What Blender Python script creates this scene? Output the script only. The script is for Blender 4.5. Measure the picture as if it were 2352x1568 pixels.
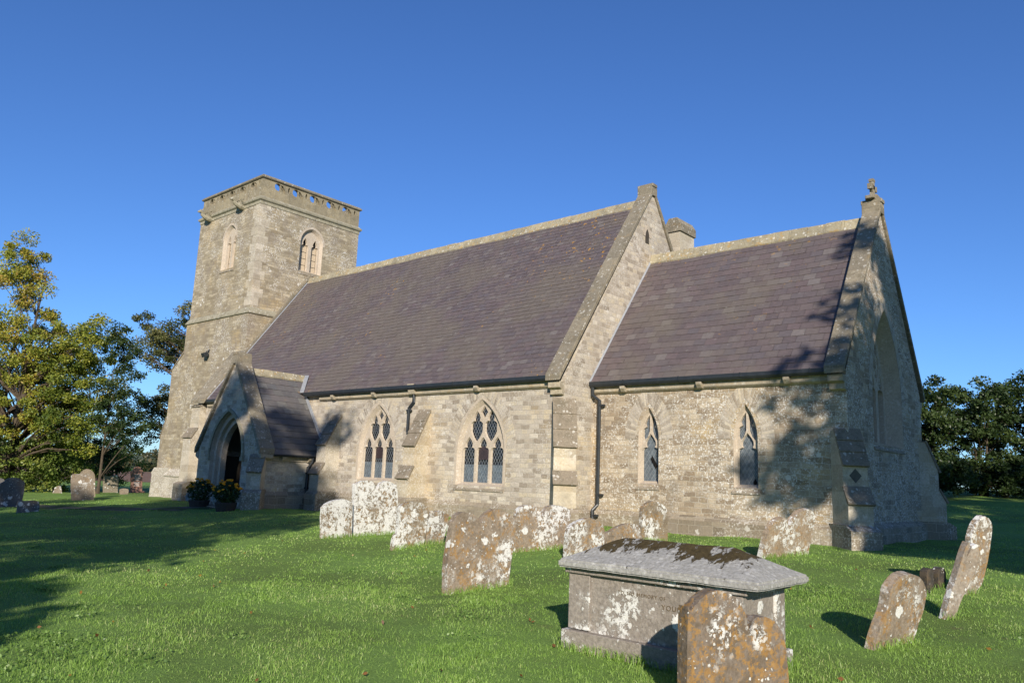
import bpy, bmesh, math, random
import numpy as np
from mathutils import Vector, Matrix
from mathutils.geometry import tessellate_polygon
random.seed(7); rng = np.random.default_rng(11)
scene = bpy.context.scene
for o in list(bpy.data.objects): bpy.data.objects.remove(o)
col = scene.collection
R = math.radians

# ------------------------------------------------------------------ camera
YAW, PITCH, ROLL = R(41.603), R(10.02), R(2.375)
CAM = Vector((34.83, -17.985, 1.267))
fw = Vector((-math.sin(YAW)*math.cos(PITCH), math.cos(YAW)*math.cos(PITCH), math.sin(PITCH)))
r0 = Vector((math.cos(YAW), math.sin(YAW), 0)); u0 = r0.cross(fw)
rt = math.cos(ROLL)*r0 + math.sin(ROLL)*u0
upv = -math.sin(ROLL)*r0 + math.cos(ROLL)*u0
cd = bpy.data.cameras.new('camera'); cam = bpy.data.objects.new('camera', cd); col.objects.link(cam)
m = Matrix.Identity(4)
for i, v in enumerate((rt, upv, -fw)):
    for k in range(3): m[k][i] = v[k]
m.translation = CAM; cam.matrix_world = m
cd.sensor_width = 36; cd.sensor_fit = 'HORIZONTAL'; cd.lens = 36*1778.8/2352
cd.clip_start = 0.05; cd.clip_end = 6000
scene.camera = cam

# ------------------------------------------------------------------ light
SUN_EL = R(21.3); SUN_TR = R(42.4)          # elevation; shadows travel this far west of north
sdir = Vector((math.sin(SUN_TR)*math.cos(SUN_EL), -math.cos(SUN_TR)*math.cos(SUN_EL), math.sin(SUN_EL)))  # towards the sun
w = bpy.data.worlds.new('World'); scene.world = w; w.use_nodes = True
nt = w.node_tree; bg = nt.nodes['Background']
sky = nt.nodes.new('ShaderNodeTexSky'); sky.sky_type = 'NISHITA'; sky.sun_disc = False
sky.sun_elevation = SUN_EL; sky.sun_rotation = math.atan2(sdir.x, sdir.y)
sky.altitude = 100; sky.air_density = 1.0; sky.dust_density = 0.1; sky.ozone_density = 3.0
tint = nt.nodes.new('ShaderNodeMixRGB'); tint.blend_type = 'MULTIPLY'; tint.inputs[0].default_value = 1
tint.inputs[2].default_value = (.44, .67, 1.04, 1)          # polarised, deep autumn blue
nt.links.new(sky.outputs[0], tint.inputs[1]); nt.links.new(tint.outputs[0], bg.inputs[0]); bg.inputs[1].default_value = 0.10
sl = bpy.data.lights.new('sun', 'SUN'); sl.energy = 4.4; sl.angle = R(0.53); sl.color = (1, 0.92, 0.80)
so = bpy.data.objects.new('sun', sl); col.objects.link(so)
so.rotation_euler = (-sdir).to_track_quat('-Z', 'Y').to_euler(); so.location = (60, -60, 40)
scene.view_settings.view_transform = 'Standard'; scene.view_settings.look = 'None'
scene.view_settings.exposure = 0.54; scene.view_settings.gamma = 1.0

# ------------------------------------------------------------------ helpers
def gz(x, y):
    a = min(max((-1-y)/11, 0), 1); a = a*a*(3-2*a)
    b = min(max((x-14)/10, 0), 1); b = b*b*(3-2*b)
    return -.38*a - .018*min(max(19-x, 0), 44) + .066*min(max(y-9, 0), 26)*b

def tag(o, label, cat, group=None):
    o['label'] = label; o['category'] = cat
    if group: o['group'] = group
    return o

def empty(name, loc):
    o = bpy.data.objects.new(name, None); col.objects.link(o); o.location = loc
    o.empty_display_size = .3
    bpy.context.view_layer.update()
    return o

def setparent(o, p):
    o.parent = p
    pm = Matrix.Translation(p.matrix_world.translation) if p.type == 'EMPTY' else p.matrix_world
    o.matrix_parent_inverse = pm.inverted()

class MB:
    def __init__(s): s.v = []; s.f = []; s.uv = []; s.t = []
    def face(s, pts, uv=None, tint=0.5):
        b = len(s.v); s.v += [tuple(p) for p in pts]; s.f.append(tuple(range(b, b+len(pts)))); s.uv.append(uv); s.t.append(tint)
    def box(s, x0, x1, y0, y1, z0, z1, skip=''):
        P = lambda x, y, z: (x, y, z)
        if 'w' not in skip: s.face([P(x0,y1,z0),P(x0,y0,z0),P(x0,y0,z1),P(x0,y1,z1)])
        if 'e' not in skip: s.face([P(x1,y0,z0),P(x1,y1,z0),P(x1,y1,z1),P(x1,y0,z1)])
        if 's' not in skip: s.face([P(x0,y0,z0),P(x1,y0,z0),P(x1,y0,z1),P(x0,y0,z1)])
        if 'n' not in skip: s.face([P(x1,y1,z0),P(x0,y1,z0),P(x0,y1,z1),P(x1,y1,z1)])
        if 'b' not in skip: s.face([P(x0,y1,z0),P(x1,y1,z0),P(x1,y0,z0),P(x0,y0,z0)])
        if 't' not in skip: s.face([P(x0,y0,z1),P(x1,y0,z1),P(x1,y1,z1),P(x0,y1,z1)])
    def prism(s, poly, ext, flip=False):
        """poly: list of 3D points, extruded by vector ext; closed"""
        p = [Vector(q) for q in poly]; e = Vector(ext)
        n = Vector((0, 0, 0))
        for i in range(len(p)): n += p[i].cross(p[(i+1) % len(p)])
        if n.dot(e) > 0: p = p[::-1]
        q = [a+e for a in p]
        for tri in tessellate_polygon([p]):
            a, b, c = [p[i] for i in tri]
            nn = (b-a).cross(c-a)
            if nn.dot(e) > 0: a, c = c, a
            s.face([a, b, c]); s.face([c+e, b+e, a+e])
        for i in range(len(p)):
            j = (i+1) % len(p); s.face([p[j], p[i], q[i], q[j]])
    def sheet(s, outer, holes, normal):
        """flat sheet with holes, facing normal"""
        ls = [[Vector(q) for q in outer]] + [[Vector(q) for q in h] for h in holes]
        fl = [q for l in ls for q in l]; n = Vector(normal)
        for tri in tessellate_polygon(ls):
            a, b, c = [fl[i] for i in tri]
            if (b-a).cross(c-a).dot(n) < 0: a, c = c, a
            s.face([a, b, c])
    def band(s, l0, l1, closed=True, inward=None):
        n = len(l0)
        for i in range(n if closed else n-1):
            j = (i+1) % n; s.face([l0[i], l0[j], l1[j], l1[i]])
    def tube(s, path, r, n=8, cap=True):
        P = [Vector(p) for p in path]; rr = r if isinstance(r, (list, tuple)) else [r]*len(P)
        rings = []
        for i, p in enumerate(P):
            d = (P[min(i+1, len(P)-1)] - P[max(i-1, 0)]).normalized()
            a = d.cross(Vector((0.3, 0.2, 1))); 
            if a.length < .1: a = d.cross(Vector((1, 0, 0)))
            a.normalize(); b = d.cross(a)
            rings.append([p + rr[i]*(math.cos(t)*a + math.sin(t)*b) for t in [2*math.pi*k/n for k in range(n)]])
        for i in range(len(rings)-1): s.band(rings[i], rings[i+1])
        if cap: s.face(rings[0]); s.face(rings[-1][::-1])
    def build(s, name, mat, parent=None, smooth=False, bevel=0, merge=False):
        me = bpy.data.meshes.new(name); me.from_pydata(s.v, [], s.f); me.update()
        uvl = me.uv_layers.new(name='UVMap'); Z = Vector((0, 0, 1))
        data = np.zeros(len(me.loops)*2, np.float32)
        for p in me.polygons:
            cu = s.uv[p.index]
            if cu is not None:
                for k, li in enumerate(p.loop_indices): data[2*li:2*li+2] = cu[k]
                continue
            n = p.normal
            if abs(n.z) > .97: t, b = Vector((1, 0, 0)), Vector((0, 1, 0))
            else: t = Z.cross(n).normalized(); b = n.cross(t)
            for li in p.loop_indices:
                c = me.vertices[me.loops[li].vertex_index].co
                data[2*li] = c.dot(t); data[2*li+1] = c.dot(b)
        uvl.data.foreach_set('uv', data)
        at = me.attributes.new('tint', 'FLOAT', 'FACE'); at.data.foreach_set('value', np.array(s.t, np.float32))
        o = bpy.data.objects.new(name, me); col.objects.link(o)
        if mat: me.materials.append(mat)
        if merge or bevel:
            bm = bmesh.new(); bm.from_mesh(me); bmesh.ops.remove_doubles(bm, verts=bm.verts, dist=1e-4)
            bmesh.ops.recalc_face_normals(bm, faces=bm.faces); bm.to_mesh(me); bm.free()
        if bevel:
            md = o.modifiers.new('bevel', 'BEVEL'); md.width = bevel; md.segments = 2; md.limit_method = 'ANGLE'; md.angle_limit = R(35)
        if smooth: me.polygons.foreach_set('use_smooth', [True]*len(me.polygons))
        if parent: setparent(o, parent)
        return o

# ------------------------------------------------------------------ materials
class NT:
    def __init__(s, name):
        s.m = bpy.data.materials.new(name); s.m.use_nodes = True; s.t = s.m.node_tree
        s.b = s.t.nodes['Principled BSDF']; s.b.inputs['Roughness'].default_value = .9
        s.b.inputs['Specular IOR Level'].default_value = .2
    def n(s, typ, **kw):
        x = s.t.nodes.new('ShaderNode'+typ)
        for k, v in kw.items():
            if k in x.inputs.keys(): x.inputs[k].default_value = v
            else: setattr(x, k, v)
        return x
    def l(s, a, b): s.t.links.new(a, b)
    def put(s, inp, v):
        if hasattr(v, 'is_output') or isinstance(v, bpy.types.NodeSocket): s.l(v, inp)
        else: inp.default_value = v
    def math(s, op, a, b=0.0, clamp=False):
        x = s.n('Math', operation=op, use_clamp=clamp); s.put(x.inputs[0], a); s.put(x.inputs[1], b); return x.outputs[0]
    def noise(s, vec, scale, detail=4, rough=.55, dist=0.0):
        x = s.n('TexNoise'); x.inputs['Scale'].default_value = scale; x.inputs['Detail'].default_value = detail
        x.inputs['Roughness'].default_value = rough; x.inputs['Distortion'].default_value = dist
        if vec is not None: s.l(vec, x.inputs['Vector'])
        return x
    def step(s, v, lo, hi):
        x = s.n('MapRange', interpolation_type='SMOOTHSTEP'); s.put(x.inputs[0], v)
        x.inputs[1].default_value = lo; x.inputs[2].default_value = hi; return x.outputs[0]
    def mix(s, f, a, b, blend='MIX'):
        x = s.n('MixRGB', blend_type=blend); s.put(x.inputs[0], f)
        s.put(x.inputs[1], a if hasattr(a, 'node') else (*a, 1)); s.put(x.inputs[2], b if hasattr(b, 'node') else (*b, 1)); return x.outputs[0]
    def ramp(s, f, stops):
        x = s.n('ValToRGB'); e = x.color_ramp.elements
        while len(e) < len(stops): e.new(.5)
        for i, (p, c) in enumerate(stops): e[i].position = p; e[i].color = (*c, 1)
        s.put(x.inputs[0], f); return x.outputs[0]
    def pos(s):
        return s.n('NewGeometry').outputs['Position']
    def objc(s, seed=True):
        """object coordinates pushed apart per object"""
        tc = s.n('TexCoord'); oi = s.n('ObjectInfo')
        a = s.n('VectorMath', operation='SCALE'); a.inputs[0].default_value = (37.1, 17.7, 53.3); s.l(oi.outputs['Random'], a.inputs['Scale'])
        b = s.n('VectorMath', operation='ADD'); s.l(tc.outputs['Object'], b.inputs[0]); s.l(a.outputs[0], b.inputs[1]); return b.outputs[0]
    def bump(s, h, strength=.5, dist=.02, prev=None):
        x = s.n('Bump'); x.inputs['Strength'].default_value = strength; x.inputs['Distance'].default_value = dist
        s.put(x.inputs['Height'], h)
        if prev is not None: s.l(prev, x.inputs['Normal'])
        s.l(x.outputs[0], s.b.inputs['Normal']); return x.outputs[0]
    def out(s, c, rough=None):
        s.put(s.b.inputs['Base Color'], c if hasattr(c, 'node') else (*c, 1))
        if rough is not None: s.put(s.b.inputs['Roughness'], rough)
        return s.m

def lichen_blobs(N, P, scale, cover, seed=0.0, ring=True):
    """round crust patches; cover 0..1 -> mask"""
    off = N.n('VectorMath', operation='ADD'); N.l(P, off.inputs[0]); off.inputs[1].default_value = (seed, seed*1.7, -seed)
    nz = N.noise(off.outputs[0], scale*2.2, 3)
    d = N.n('VectorMath', operation='SUBTRACT'); N.l(nz.outputs['Color'], d.inputs[0]); d.inputs[1].default_value = (.5, .5, .5)
    d2 = N.n('VectorMath', operation='SCALE'); N.l(d.outputs[0], d2.inputs[0]); d2.inputs['Scale'].default_value = .8/scale
    d3 = N.n('VectorMath', operation='ADD'); N.l(off.outputs[0], d3.inputs[0]); N.l(d2.outputs[0], d3.inputs[1])
    v = N.n('TexVoronoi'); v.inputs['Scale'].default_value = scale; N.l(d3.outputs[0], v.inputs['Vector'])
    sep = N.n('SeparateColor'); N.l(v.outputs['Color'], sep.inputs[0])
    rad = N.math('MULTIPLY', N.math('SUBTRACT', sep.outputs[0], 1-cover), .62/max(cover, .05))    # radius per cell, negative = none
    k = N.math('SUBTRACT', rad, v.outputs['Distance'])
    return N.step(k, 0, .05), k

def stone_mat(name, bw=.34, bh=.145, mortar=.012, pal=None, mort=(.47, .42, .345), white=.35, stain=.5, ochre=.4, bump=.6, distort=.05, ashlar=False, whitemask=(.42, .6)):
    N = NT(name); P = N.pos()
    uv = N.n('UVMap', uv_map='UVMap').outputs[0]
    nz = N.noise(uv, 2.2, 3)
    a = N.n('VectorMath', operation='SUBTRACT'); N.l(nz.outputs['Color'], a.inputs[0]); a.inputs[1].default_value = (.5, .5, .5)
    b = N.n('VectorMath', operation='SCALE'); N.l(a.outputs[0], b.inputs[0]); b.inputs['Scale'].default_value = distort*2
    c = N.n('VectorMath', operation='ADD'); N.l(uv, c.inputs[0]); N.l(b.outputs[0], c.inputs[1])
    br = N.n('TexBrick'); N.l(c.outputs[0], br.inputs['Vector'])
    br.inputs['Scale'].default_value = 1; br.inputs['Brick Width'].default_value = bw; br.inputs['Row Height'].default_value = bh
    br.inputs['Mortar Size'].default_value = mortar; br.inputs['Mortar Smooth'].default_value = .4
    br.inputs['Color1'].default_value = (0, 0, 0, 1); br.inputs['Color2'].default_value = (1, 1, 1, 1); br.inputs['Mortar'].default_value = (.5, .5, .5, 1)
    br.offset_frequency = 2; br.squash = .7; br.squash_frequency = 3
    pal = pal or [(0, (.27, .225, .175)), (.3, (.39, .335, .27)), (.6, (.48, .425, .355)), (.85, (.50, .425, .31)), (1, (.58, .525, .445))]
    stone = N.ramp(br.outputs['Color'], pal)
    fine = N.noise(P, 18, 6, .65)
    stone = N.mix(.55, stone, N.ramp(fine.outputs[0], [(.25, (.45, .45, .45)), (.75, (1.35, 1.33, 1.3))]), 'MULTIPLY')
    # ochre iron staining and grey-brown weathering, in drifting clouds
    big = N.noise(P, .55, 5, .6); big2 = N.noise(P, 1.5, 6, .68)
    stone = N.mix(N.math('MULTIPLY', N.step(big.outputs[0], .5, .68), ochre), stone, (.50, .36, .17), 'MIX')
    stone = N.mix(N.math('MULTIPLY', N.step(big2.outputs[0], .46, .66), stain), stone, (.235, .195, .15))
    mm = N.math('MULTIPLY', br.outputs['Fac'], N.step(N.noise(P, 1.1, 4).outputs[0], .3, .62))
    stone = N.mix(N.math('MULTIPLY', mm, .85), stone, mort)
    # white crustose lichen: fine speckle plus larger discs, in patches
    mask = N.step(N.noise(P, .8, 5, .65).outputs[0], *whitemask)
    sp = N.step(N.noise(P, 19, 5, .75).outputs[0], .54, .60)
    bl, k = lichen_blobs(N, P, 6.5, .13, 3.1)
    bl2, k2 = lichen_blobs(N, P, 21, .42, 7.7)
    lw = N.math('MAXIMUM', N.math('MULTIPLY', sp, mask), N.math('MAXIMUM', N.math('MULTIPLY', bl2, mask), N.math('MULTIPLY', bl, N.step(N.noise(P, .9, 3).outputs[0], .48, .6))))
    stone = N.mix(N.math('MULTIPLY', lw, white), stone, (.66, .63, .57))
    h = N.math('ADD', N.math('MULTIPLY', N.math('SUBTRACT', 1.0, br.outputs['Fac']), .6), N.math('ADD', N.math('MULTIPLY', fine.outputs[0], .5), N.math('MULTIPLY', big2.outputs[0], .5)))
    N.bump(h, bump, .03)
    return N.out(stone)

def dressed_mat(name, base, dark=.35, white=.3, ochre=0.0, joints=None):
    N = NT(name); P = N.pos()
    n1 = N.noise(P, 3.2, 6, .65); n2 = N.noise(P, 22, 5, .6)
    c = N.ramp(n2.outputs[0], [(.2, tuple(x*.75 for x in base)), (.8, tuple(min(x*1.22, .8) for x in base))])
    if joints:
        uv = N.n('UVMap', uv_map='UVMap').outputs[0]
        br = N.n('TexBrick'); N.l(uv, br.inputs['Vector']); br.inputs['Scale'].default_value = 1
        br.inputs['Brick Width'].default_value = joints[0]; br.inputs['Row Height'].default_value = joints[1]; br.inputs['Mortar Size'].default_value = .006
        br.inputs['Color1'].default_value = (.8, .8, .8, 1); br.inputs['Color2'].default_value = (1.12, 1.1, 1.05, 1); br.inputs['Mortar'].default_value = (.6, .58, .55, 1)
        c = N.mix(1.0, c, br.outputs['Color'], 'MULTIPLY')
    c = N.mix(N.math('MULTIPLY', N.step(n1.outputs[0], .45, .65), dark), c, (.13, .11, .075))
    if ochre: c = N.mix(N.math('MULTIPLY', N.step(N.noise(P, 4.5, 6, .7).outputs[0], .54, .62), ochre), c, (.40, .23, .05))
    bl, k = lichen_blobs(N, P, 13, .26, 1.3); sp = N.step(N.noise(P, 20, 4, .7).outputs[0], .59, .64)
    mk = N.step(N.noise(P, 1.6, 4, .6).outputs[0], .42, .6)
    c = N.mix(N.math('MULTIPLY', N.math('MAXIMUM', N.math('MULTIPLY', sp, mk), bl), white), c, (.66, .64, .58))
    N.bump(N.math('ADD', n2.outputs[0], n1.outputs[0]), .4, .02)
    return N.out(c)

def slate_mat(name, bw, bh, lich=1.0):
    N = NT(name); P = N.pos(); uv = N.n('UVMap', uv_map='UVMap').outputs[0]
    tn = N.n('Attribute', attribute_name='tint').outputs['Fac']
    c = N.ramp(tn, [(0, (.076, .067, .068)), (.2, (.108, .090, .086)), (.4, (.094, .092, .100)), (.58, (.128, .113, .096)), (.75, (.118, .092, .092)), (.93, (.142, .130, .115)), (1, (.19, .18, .165))])
    if bw > .41: c = N.mix(.45, c, (.125, .125, .125))
    if .3 < bw < .41: c = N.mix(.5, c, (.118, .088, .092))
    n1 = N.noise(P, .35, 4, .6); n2 = N.noise(P, 9, 5, .6)
    c = N.mix(.5, c, N.ramp(n2.outputs[0], [(.25, (.72, .72, .72)), (.75, (1.3, 1.28, 1.25))]), 'MULTIPLY')
    c = N.mix(N.math('MULTIPLY', N.step(n1.outputs[0], .44, .60), .6), c, (.140, .118, .092))
    # pale lichen along slate tails, orange colonies high on the roof
    sp = N.step(N.noise(P, 11, 3, .6).outputs[0], .66, .70)
    c = N.mix(N.math('MULTIPLY', sp, .45*lich), c, (.38, .37, .33))
    sx = N.n('SeparateXYZ'); N.l(P, sx.inputs[0])
    area = N.math('MULTIPLY', N.step(sx.outputs[0], 14.0, 19.5), N.step(sx.outputs[2], 6.5, 9.5))
    zn = N.math('MAXIMUM', N.step(N.noise(P, .42, 3).outputs[0], .58, .68), area)
    om = N.math('MULTIPLY', N.step(N.noise(P, 6, 3, .55, .4).outputs[0], .64, .68), zn)
    c = N.mix(N.math('MULTIPLY', om, .85*lich), c, (.48, .25, .03))
    N.b.inputs['Specular IOR Level'].default_value = .35
    N.bump(n2.outputs[0], .35, .012)
    return N.out(c, .62)

def grave_mat(name, base, white, orange, dark=.5, scale=1.0, mott=1.0):
    N = NT(name); P = N.objc()
    n1 = N.noise(P, 4*scale, 6, .68); n2 = N.noise(P, 26, 5, .65); n3 = N.noise(P, 60, 3, .6)
    c = N.ramp(n2.outputs[0], [(.25, tuple(x*.6 for x in base)), (.75, tuple(x*1.3 for x in base))])
    c = N.mix(N.math('MULTIPLY', N.step(n1.outputs[0], .46, .62), dark), c, (.115, .085, .055))
    ob = N.math('ADD', N.noise(P, 15*scale, 8, .8).outputs[0], N.math('MULTIPLY', N.math('SUBTRACT', N.noise(P, 3.2*scale, 4, .6).outputs[0], .5), .55))
    o = N.math('MULTIPLY', N.step(ob, .585-.12*orange, .63-.11*orange), min(1, orange*1.35))
    oc = N.ramp(N.noise(P, 18, 4).outputs[0], [(.3, (.24, .125, .03)), (.7, (.42, .22, .045))])
    c = N.mix(N.math('MULTIPLY', o, .8), c, oc)
    md = N.noise(P, 1.7*scale, 4, .6).outputs[0]
    rnd = N.n('ObjectInfo').outputs['Random']
    md = N.math('ADD', md, N.math('MULTIPLY', N.math('SUBTRACT', rnd, .5), .16))
    mk = N.step(md, .66-.36*white, .78-.32*white)
    b1, k1 = lichen_blobs(N, P, 13*scale, .4+.35*white, 2.2); b2, k2 = lichen_blobs(N, P, 27*scale, .55, 5.1); b3, k3 = lichen_blobs(N, P, 7*scale, .16+.12*white, 9.3)
    cr = N.step(N.math('ADD', N.noise(P, 11*scale, 8, .8, .3).outputs[0], N.math('MULTIPLY', md, .35)), .80-.17*white, .83-.17*white)
    lw = N.math('MAXIMUM', N.math('MULTIPLY', N.math('MAXIMUM', b1, N.math('MAXIMUM', b2, cr)), mk), b3)
    rim = N.step(N.math('ABSOLUTE', N.math('SUBTRACT', k1, .12)), .0, .06)
    wc = N.mix(N.math('MULTIPLY', N.math('SUBTRACT', 1.0, rim), .35), N.ramp(n3.outputs[0], [(.3, (.58, .56, .51)), (.7, (.74, .73, .70))]), (.40, .37, .31))
    b4, k4 = lichen_blobs(N, P, 34*scale, .22+.25*white, 12.7)
    lw = N.math('MAXIMUM', lw, N.math('MULTIPLY', N.math('MULTIPLY', b4, .9), N.step(N.noise(P, 5, 4, .65).outputs[0], .50, .58)))
    holes = N.step(N.noise(P, 42, 4, .7).outputs[0], .34, .42)
    lw = N.math('MULTIPLY', lw, N.math('ADD', .25, N.math('MULTIPLY', holes, .75)))
    dk = N.step(N.noise(P, 30, 5, .75).outputs[0], .62, .66)
    c = N.mix(N.math('MULTIPLY', dk, .5*mott), c, (.06, .048, .035))
    c = N.mix(N.math('MULTIPLY', lw, .95), c, wc)
    h = N.math('ADD', N.math('MULTIPLY', lw, .5), N.math('ADD', N.math('MULTIPLY', n2.outputs[0], .8), n1.outputs[0]))
    N.bump(h, .6, .02)
    return N.out(c, .92)

def plain(name, c, rough=.8, var=.25, scale=12, spec=.2):
    N = NT(name); n = N.noise(N.pos(), scale, 5, .6)
    N.b.inputs['Specular IOR Level'].default_value = spec
    N.bump(n.outputs[0], .15, .01)
    return N.out(N.ramp(n.outputs[0], [(.25, tuple(x*(1-var) for x in c)), (.75, tuple(min(1, x*(1+var)) for x in c))]), rough)

def leaf_mat(name, stops, trans=.35):
    N = NT(name)
    at = N.n('Attribute', attribute_name='tint')
    c = N.ramp(at.outputs['Fac'], stops)
    d = N.n('BsdfDiffuse'); t = N.n('BsdfTranslucent'); g = N.n('BsdfGlossy'); g.inputs['Roughness'].default_value = .45
    N.l(c, d.inputs[0]); tc = N.mix(.5, c, (1.25, 1.3, .7), 'MULTIPLY'); N.l(tc, t.inputs[0]); g.inputs[0].default_value = (.5, .5, .5, 1)
    mx = N.n('MixShader'); mx.inputs[0].default_value = trans; N.l(d.outputs[0], mx.inputs[1]); N.l(t.outputs[0], mx.inputs[2])
    m2 = N.n('MixShader'); m2.inputs[0].default_value = .04; N.l(mx.outputs[0], m2.inputs[1]); N.l(g.outputs[0], m2.inputs[2])
    N.l(m2.outputs[0], N.t.nodes['Material Output'].inputs[0])
    return N.m

M = {}
M['nave'] = stone_mat('nave_rubble', white=.55, stain=.4, ochre=.35)
M['chancel'] = stone_mat('chancel_rubble', bw=.36, bh=.14, distort=.08, white=.85, stain=.72, ochre=.6, whitemask=(.36, .52), pal=[(0, (.23, .175, .12)), (.35, (.33, .26, .18)), (.65, (.40, .325, .235)), (1, (.49, .41, .30))])
M['tower'] = stone_mat('tower_rubble', bw=.42, bh=.15, white=.75, stain=.75, ochre=.4, distort=.13, mortar=.012, whitemask=(.43, .58), pal=[(0, (.24, .195, .13)), (.35, (.30, .25, .17)), (.7, (.35, .295, .205)), (1, (.44, .375, .265))], mort=(.27, .225, .165))
M['quoin'] = stone_mat('ashlar', bw=.7, bh=.32, mortar=.006, white=.55, stain=.4, ochre=.3, distort=.01, bump=.35, pal=[(0, (.38, .325, .245)), (.5, (.46, .405, .31)), (1, (.54, .475, .375))])
M['tail'] = stone_mat('voussoir', bw=.42, bh=.115, mortar=.012, white=.5, stain=.3, ochre=.3, distort=.02)
M['plinth'] = stone_mat('plinth_stone', bw=.5, bh=.24, mortar=.008, white=.6, stain=.8, ochre=.15, pal=[(0, (.19, .155, .11)), (.5, (.26, .215, .155)), (1, (.34, .285, .21))])
M['dress'] = dressed_mat('dressed_limestone', (.46, .385, .30), .15, .3)
M['cornice'] = dressed_mat('cornice_limestone', (.40, .345, .26), .3, .25, .2, (1.3, 5))
M['coping'] = dressed_mat('coping_stone', (.235, .205, .155), .6, .38, .12, (4, .85))
M['plinth_white'] = stone_mat('lichened_plinth', bw=.6, bh=.3, mortar=.006, white=.95, stain=.5, ochre=.1, whitemask=(.22, .40), pal=[(0, (.33, .28, .21)), (.5, (.42, .37, .29)), (1, (.50, .45, .37))])
M['weather'] = dressed_mat('weathering_slab', (.23, .19, .14), .65, .45)
M['string'] = dressed_mat('string_stone', (.31, .28, .20), .5, .4)
M['ridge'] = dressed_mat('ridge_tile', (.34, .30, .21), .45, .55, .5, (.5, 9))
M['parapet'] = dressed_mat('parapet_stone', (.28, .24, .165), .45, .3, .05, (.8, .6))
M['slate'] = slate_mat('nave_slate', .36, .255)
M['slate_c'] = slate_mat('chancel_slate', .40, .30, .5)
M['slate_p'] = slate_mat('porch_slate', .42, .30, .6)
M['gutter'] = plain('black_iron', (.022, .026, .03), .45, .3, 6, .5)
M['lead'] = plain('lead_flashing', (.27, .28, .30), .55, .2, 6, .4)
M['came'] = plain('lead_came', (.27, .285, .30), .5, .3, 9, .4)
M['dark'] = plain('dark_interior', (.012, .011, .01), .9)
M['door'] = plain('door_oak', (.03, .02, .013), .7)
def glass(name, c, rough, spec=.5):
    N = NT(name); N.b.inputs['Specular IOR Level'].default_value = spec
    n = N.noise(N.pos(), 5, 3); N.bump(n.outputs[0], .4, .05)
    br = N.noise(N.pos(), 9, 2)
    return N.out(N.ramp(br.outputs[0], [(.3, tuple(x*.7 for x in c)), (.7, tuple(x*1.25 for x in c))]), rough)
M['glass'] = glass('dark_glass', (.012, .013, .016), .12)
M['greyglass'] = glass('grey_glass', (.10, .125, .145), .3)
M['meshglass'] = glass('clouded_glass', (.115, .135, .15), .35)
M['louvre'] = plain('louvre_panel', (.50, .40, .28), .8, .15)
M['sill'] = dressed_mat('weathered_sill', (.30, .25, .19), .5, .7)
M['grave_white'] = grave_mat('headstone_white_lichen', (.25, .20, .14), .84, .45)
M['grave_mid'] = grave_mat('headstone_mixed_lichen', (.27, .215, .16), .70, .52)
M['grave_orange'] = grave_mat('headstone_orange_lichen', (.20, .165, .12), .40, .85, .55, .9)
M['grave_front'] = grave_mat('headstone_brown_lichen', (.19, .15, .115), .52, .60, .7, 1.15)
M['grave_plain'] = grave_mat('headstone_plain', (.26, .21, .155), .28, .2, .4)
M['grave_shade'] = grave_mat('headstone_shaded', (.15, .145, .14), .35, .1, .5)  # darker grey puts the shade at the left edge into the stone colour
M['grave_ochre'] = grave_mat('headstone_ochre_white', (.31, .24, .17), .62, .40, .35)
M['grave_grey'] = grave_mat('headstone_grey_buff', (.30, .25, .20), .42, .35, .35)
M['stump_shade'] = grave_mat('stump_stone_shaded', (.05, .045, .04), .12, .05, .7)  # shade beside the leaning slabs is put into this dark colour
M['tomb'] = grave_mat('tomb_stone', (.27, .235, .20), .45, .0, .18, .8)
M['tomblid'] = None
M['bark'] = plain('bark', (.085, .065, .045), .9, .4, 8)
M['granite'] = plain('red_granite', (.27, .15, .11), .5, .2, 40, .4)
M['white'] = plain('pale_paint', (.6, .58, .54), .7)
def lid_mat():
    N = NT('tomb_lid_stone'); P = N.pos()
    n1 = N.noise(P, 9, 6, .7); n2 = N.noise(P, 30, 5, .65)
    c = N.ramp(n2.outputs[0], [(.25, (.20, .19, .165)), (.75, (.42, .41, .385))])
    b1, k1 = lichen_blobs(N, P, 22, .5, 4.4)
    c = N.mix(N.math('MULTIPLY', b1, .5), c, (.52, .51, .48))
    sp = N.n('SeparateXYZ'); N.l(P, sp.inputs[0])
    st = N.n('Mapping'); N.l(P, st.inputs[0]); st.inputs['Scale'].default_value = (2.6, 1.1, 1.1)
    ms = N.noise(st.outputs[0], 3.4, 7, .72)
    hgt = N.step(sp.outputs[2], .50, .66)
    mo = N.step(N.math('ADD', ms.outputs[0], N.math('MULTIPLY', hgt, .22)), .655, .685)
    mc = N.ramp(n2.outputs[0], [(.3, (.035, .026, .010)), (.7, (.085, .062, .026))])
    c = N.mix(mo, c, mc)
    N.bump(N.math('ADD', N.math('MULTIPLY', mo, 1.5), n2.outputs[0]), .6, .015)
    return N.out(c, .95)
M['tomblid'] = lid_mat()

# ------------------------------------------------------------------ church
L1, MID, W1 = 21.02, 4.774, 9.55
S, XE = 1.44, 28.53
CN = 2*MID - S                      # chancel north wall
E1, RS = 4.30, 11.18                # nave roof: slate edge at y=-.24, ridge
slN = (RS-E1)/(MID+.24)
E2, RC = 4.24, 9.02
slC = (RC-E2)/(MID-S+.24)
church = empty('church', (14, MID, -.2))
tag(church, 'stone parish church with square west tower, slate roofs and south porch', 'church')

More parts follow.
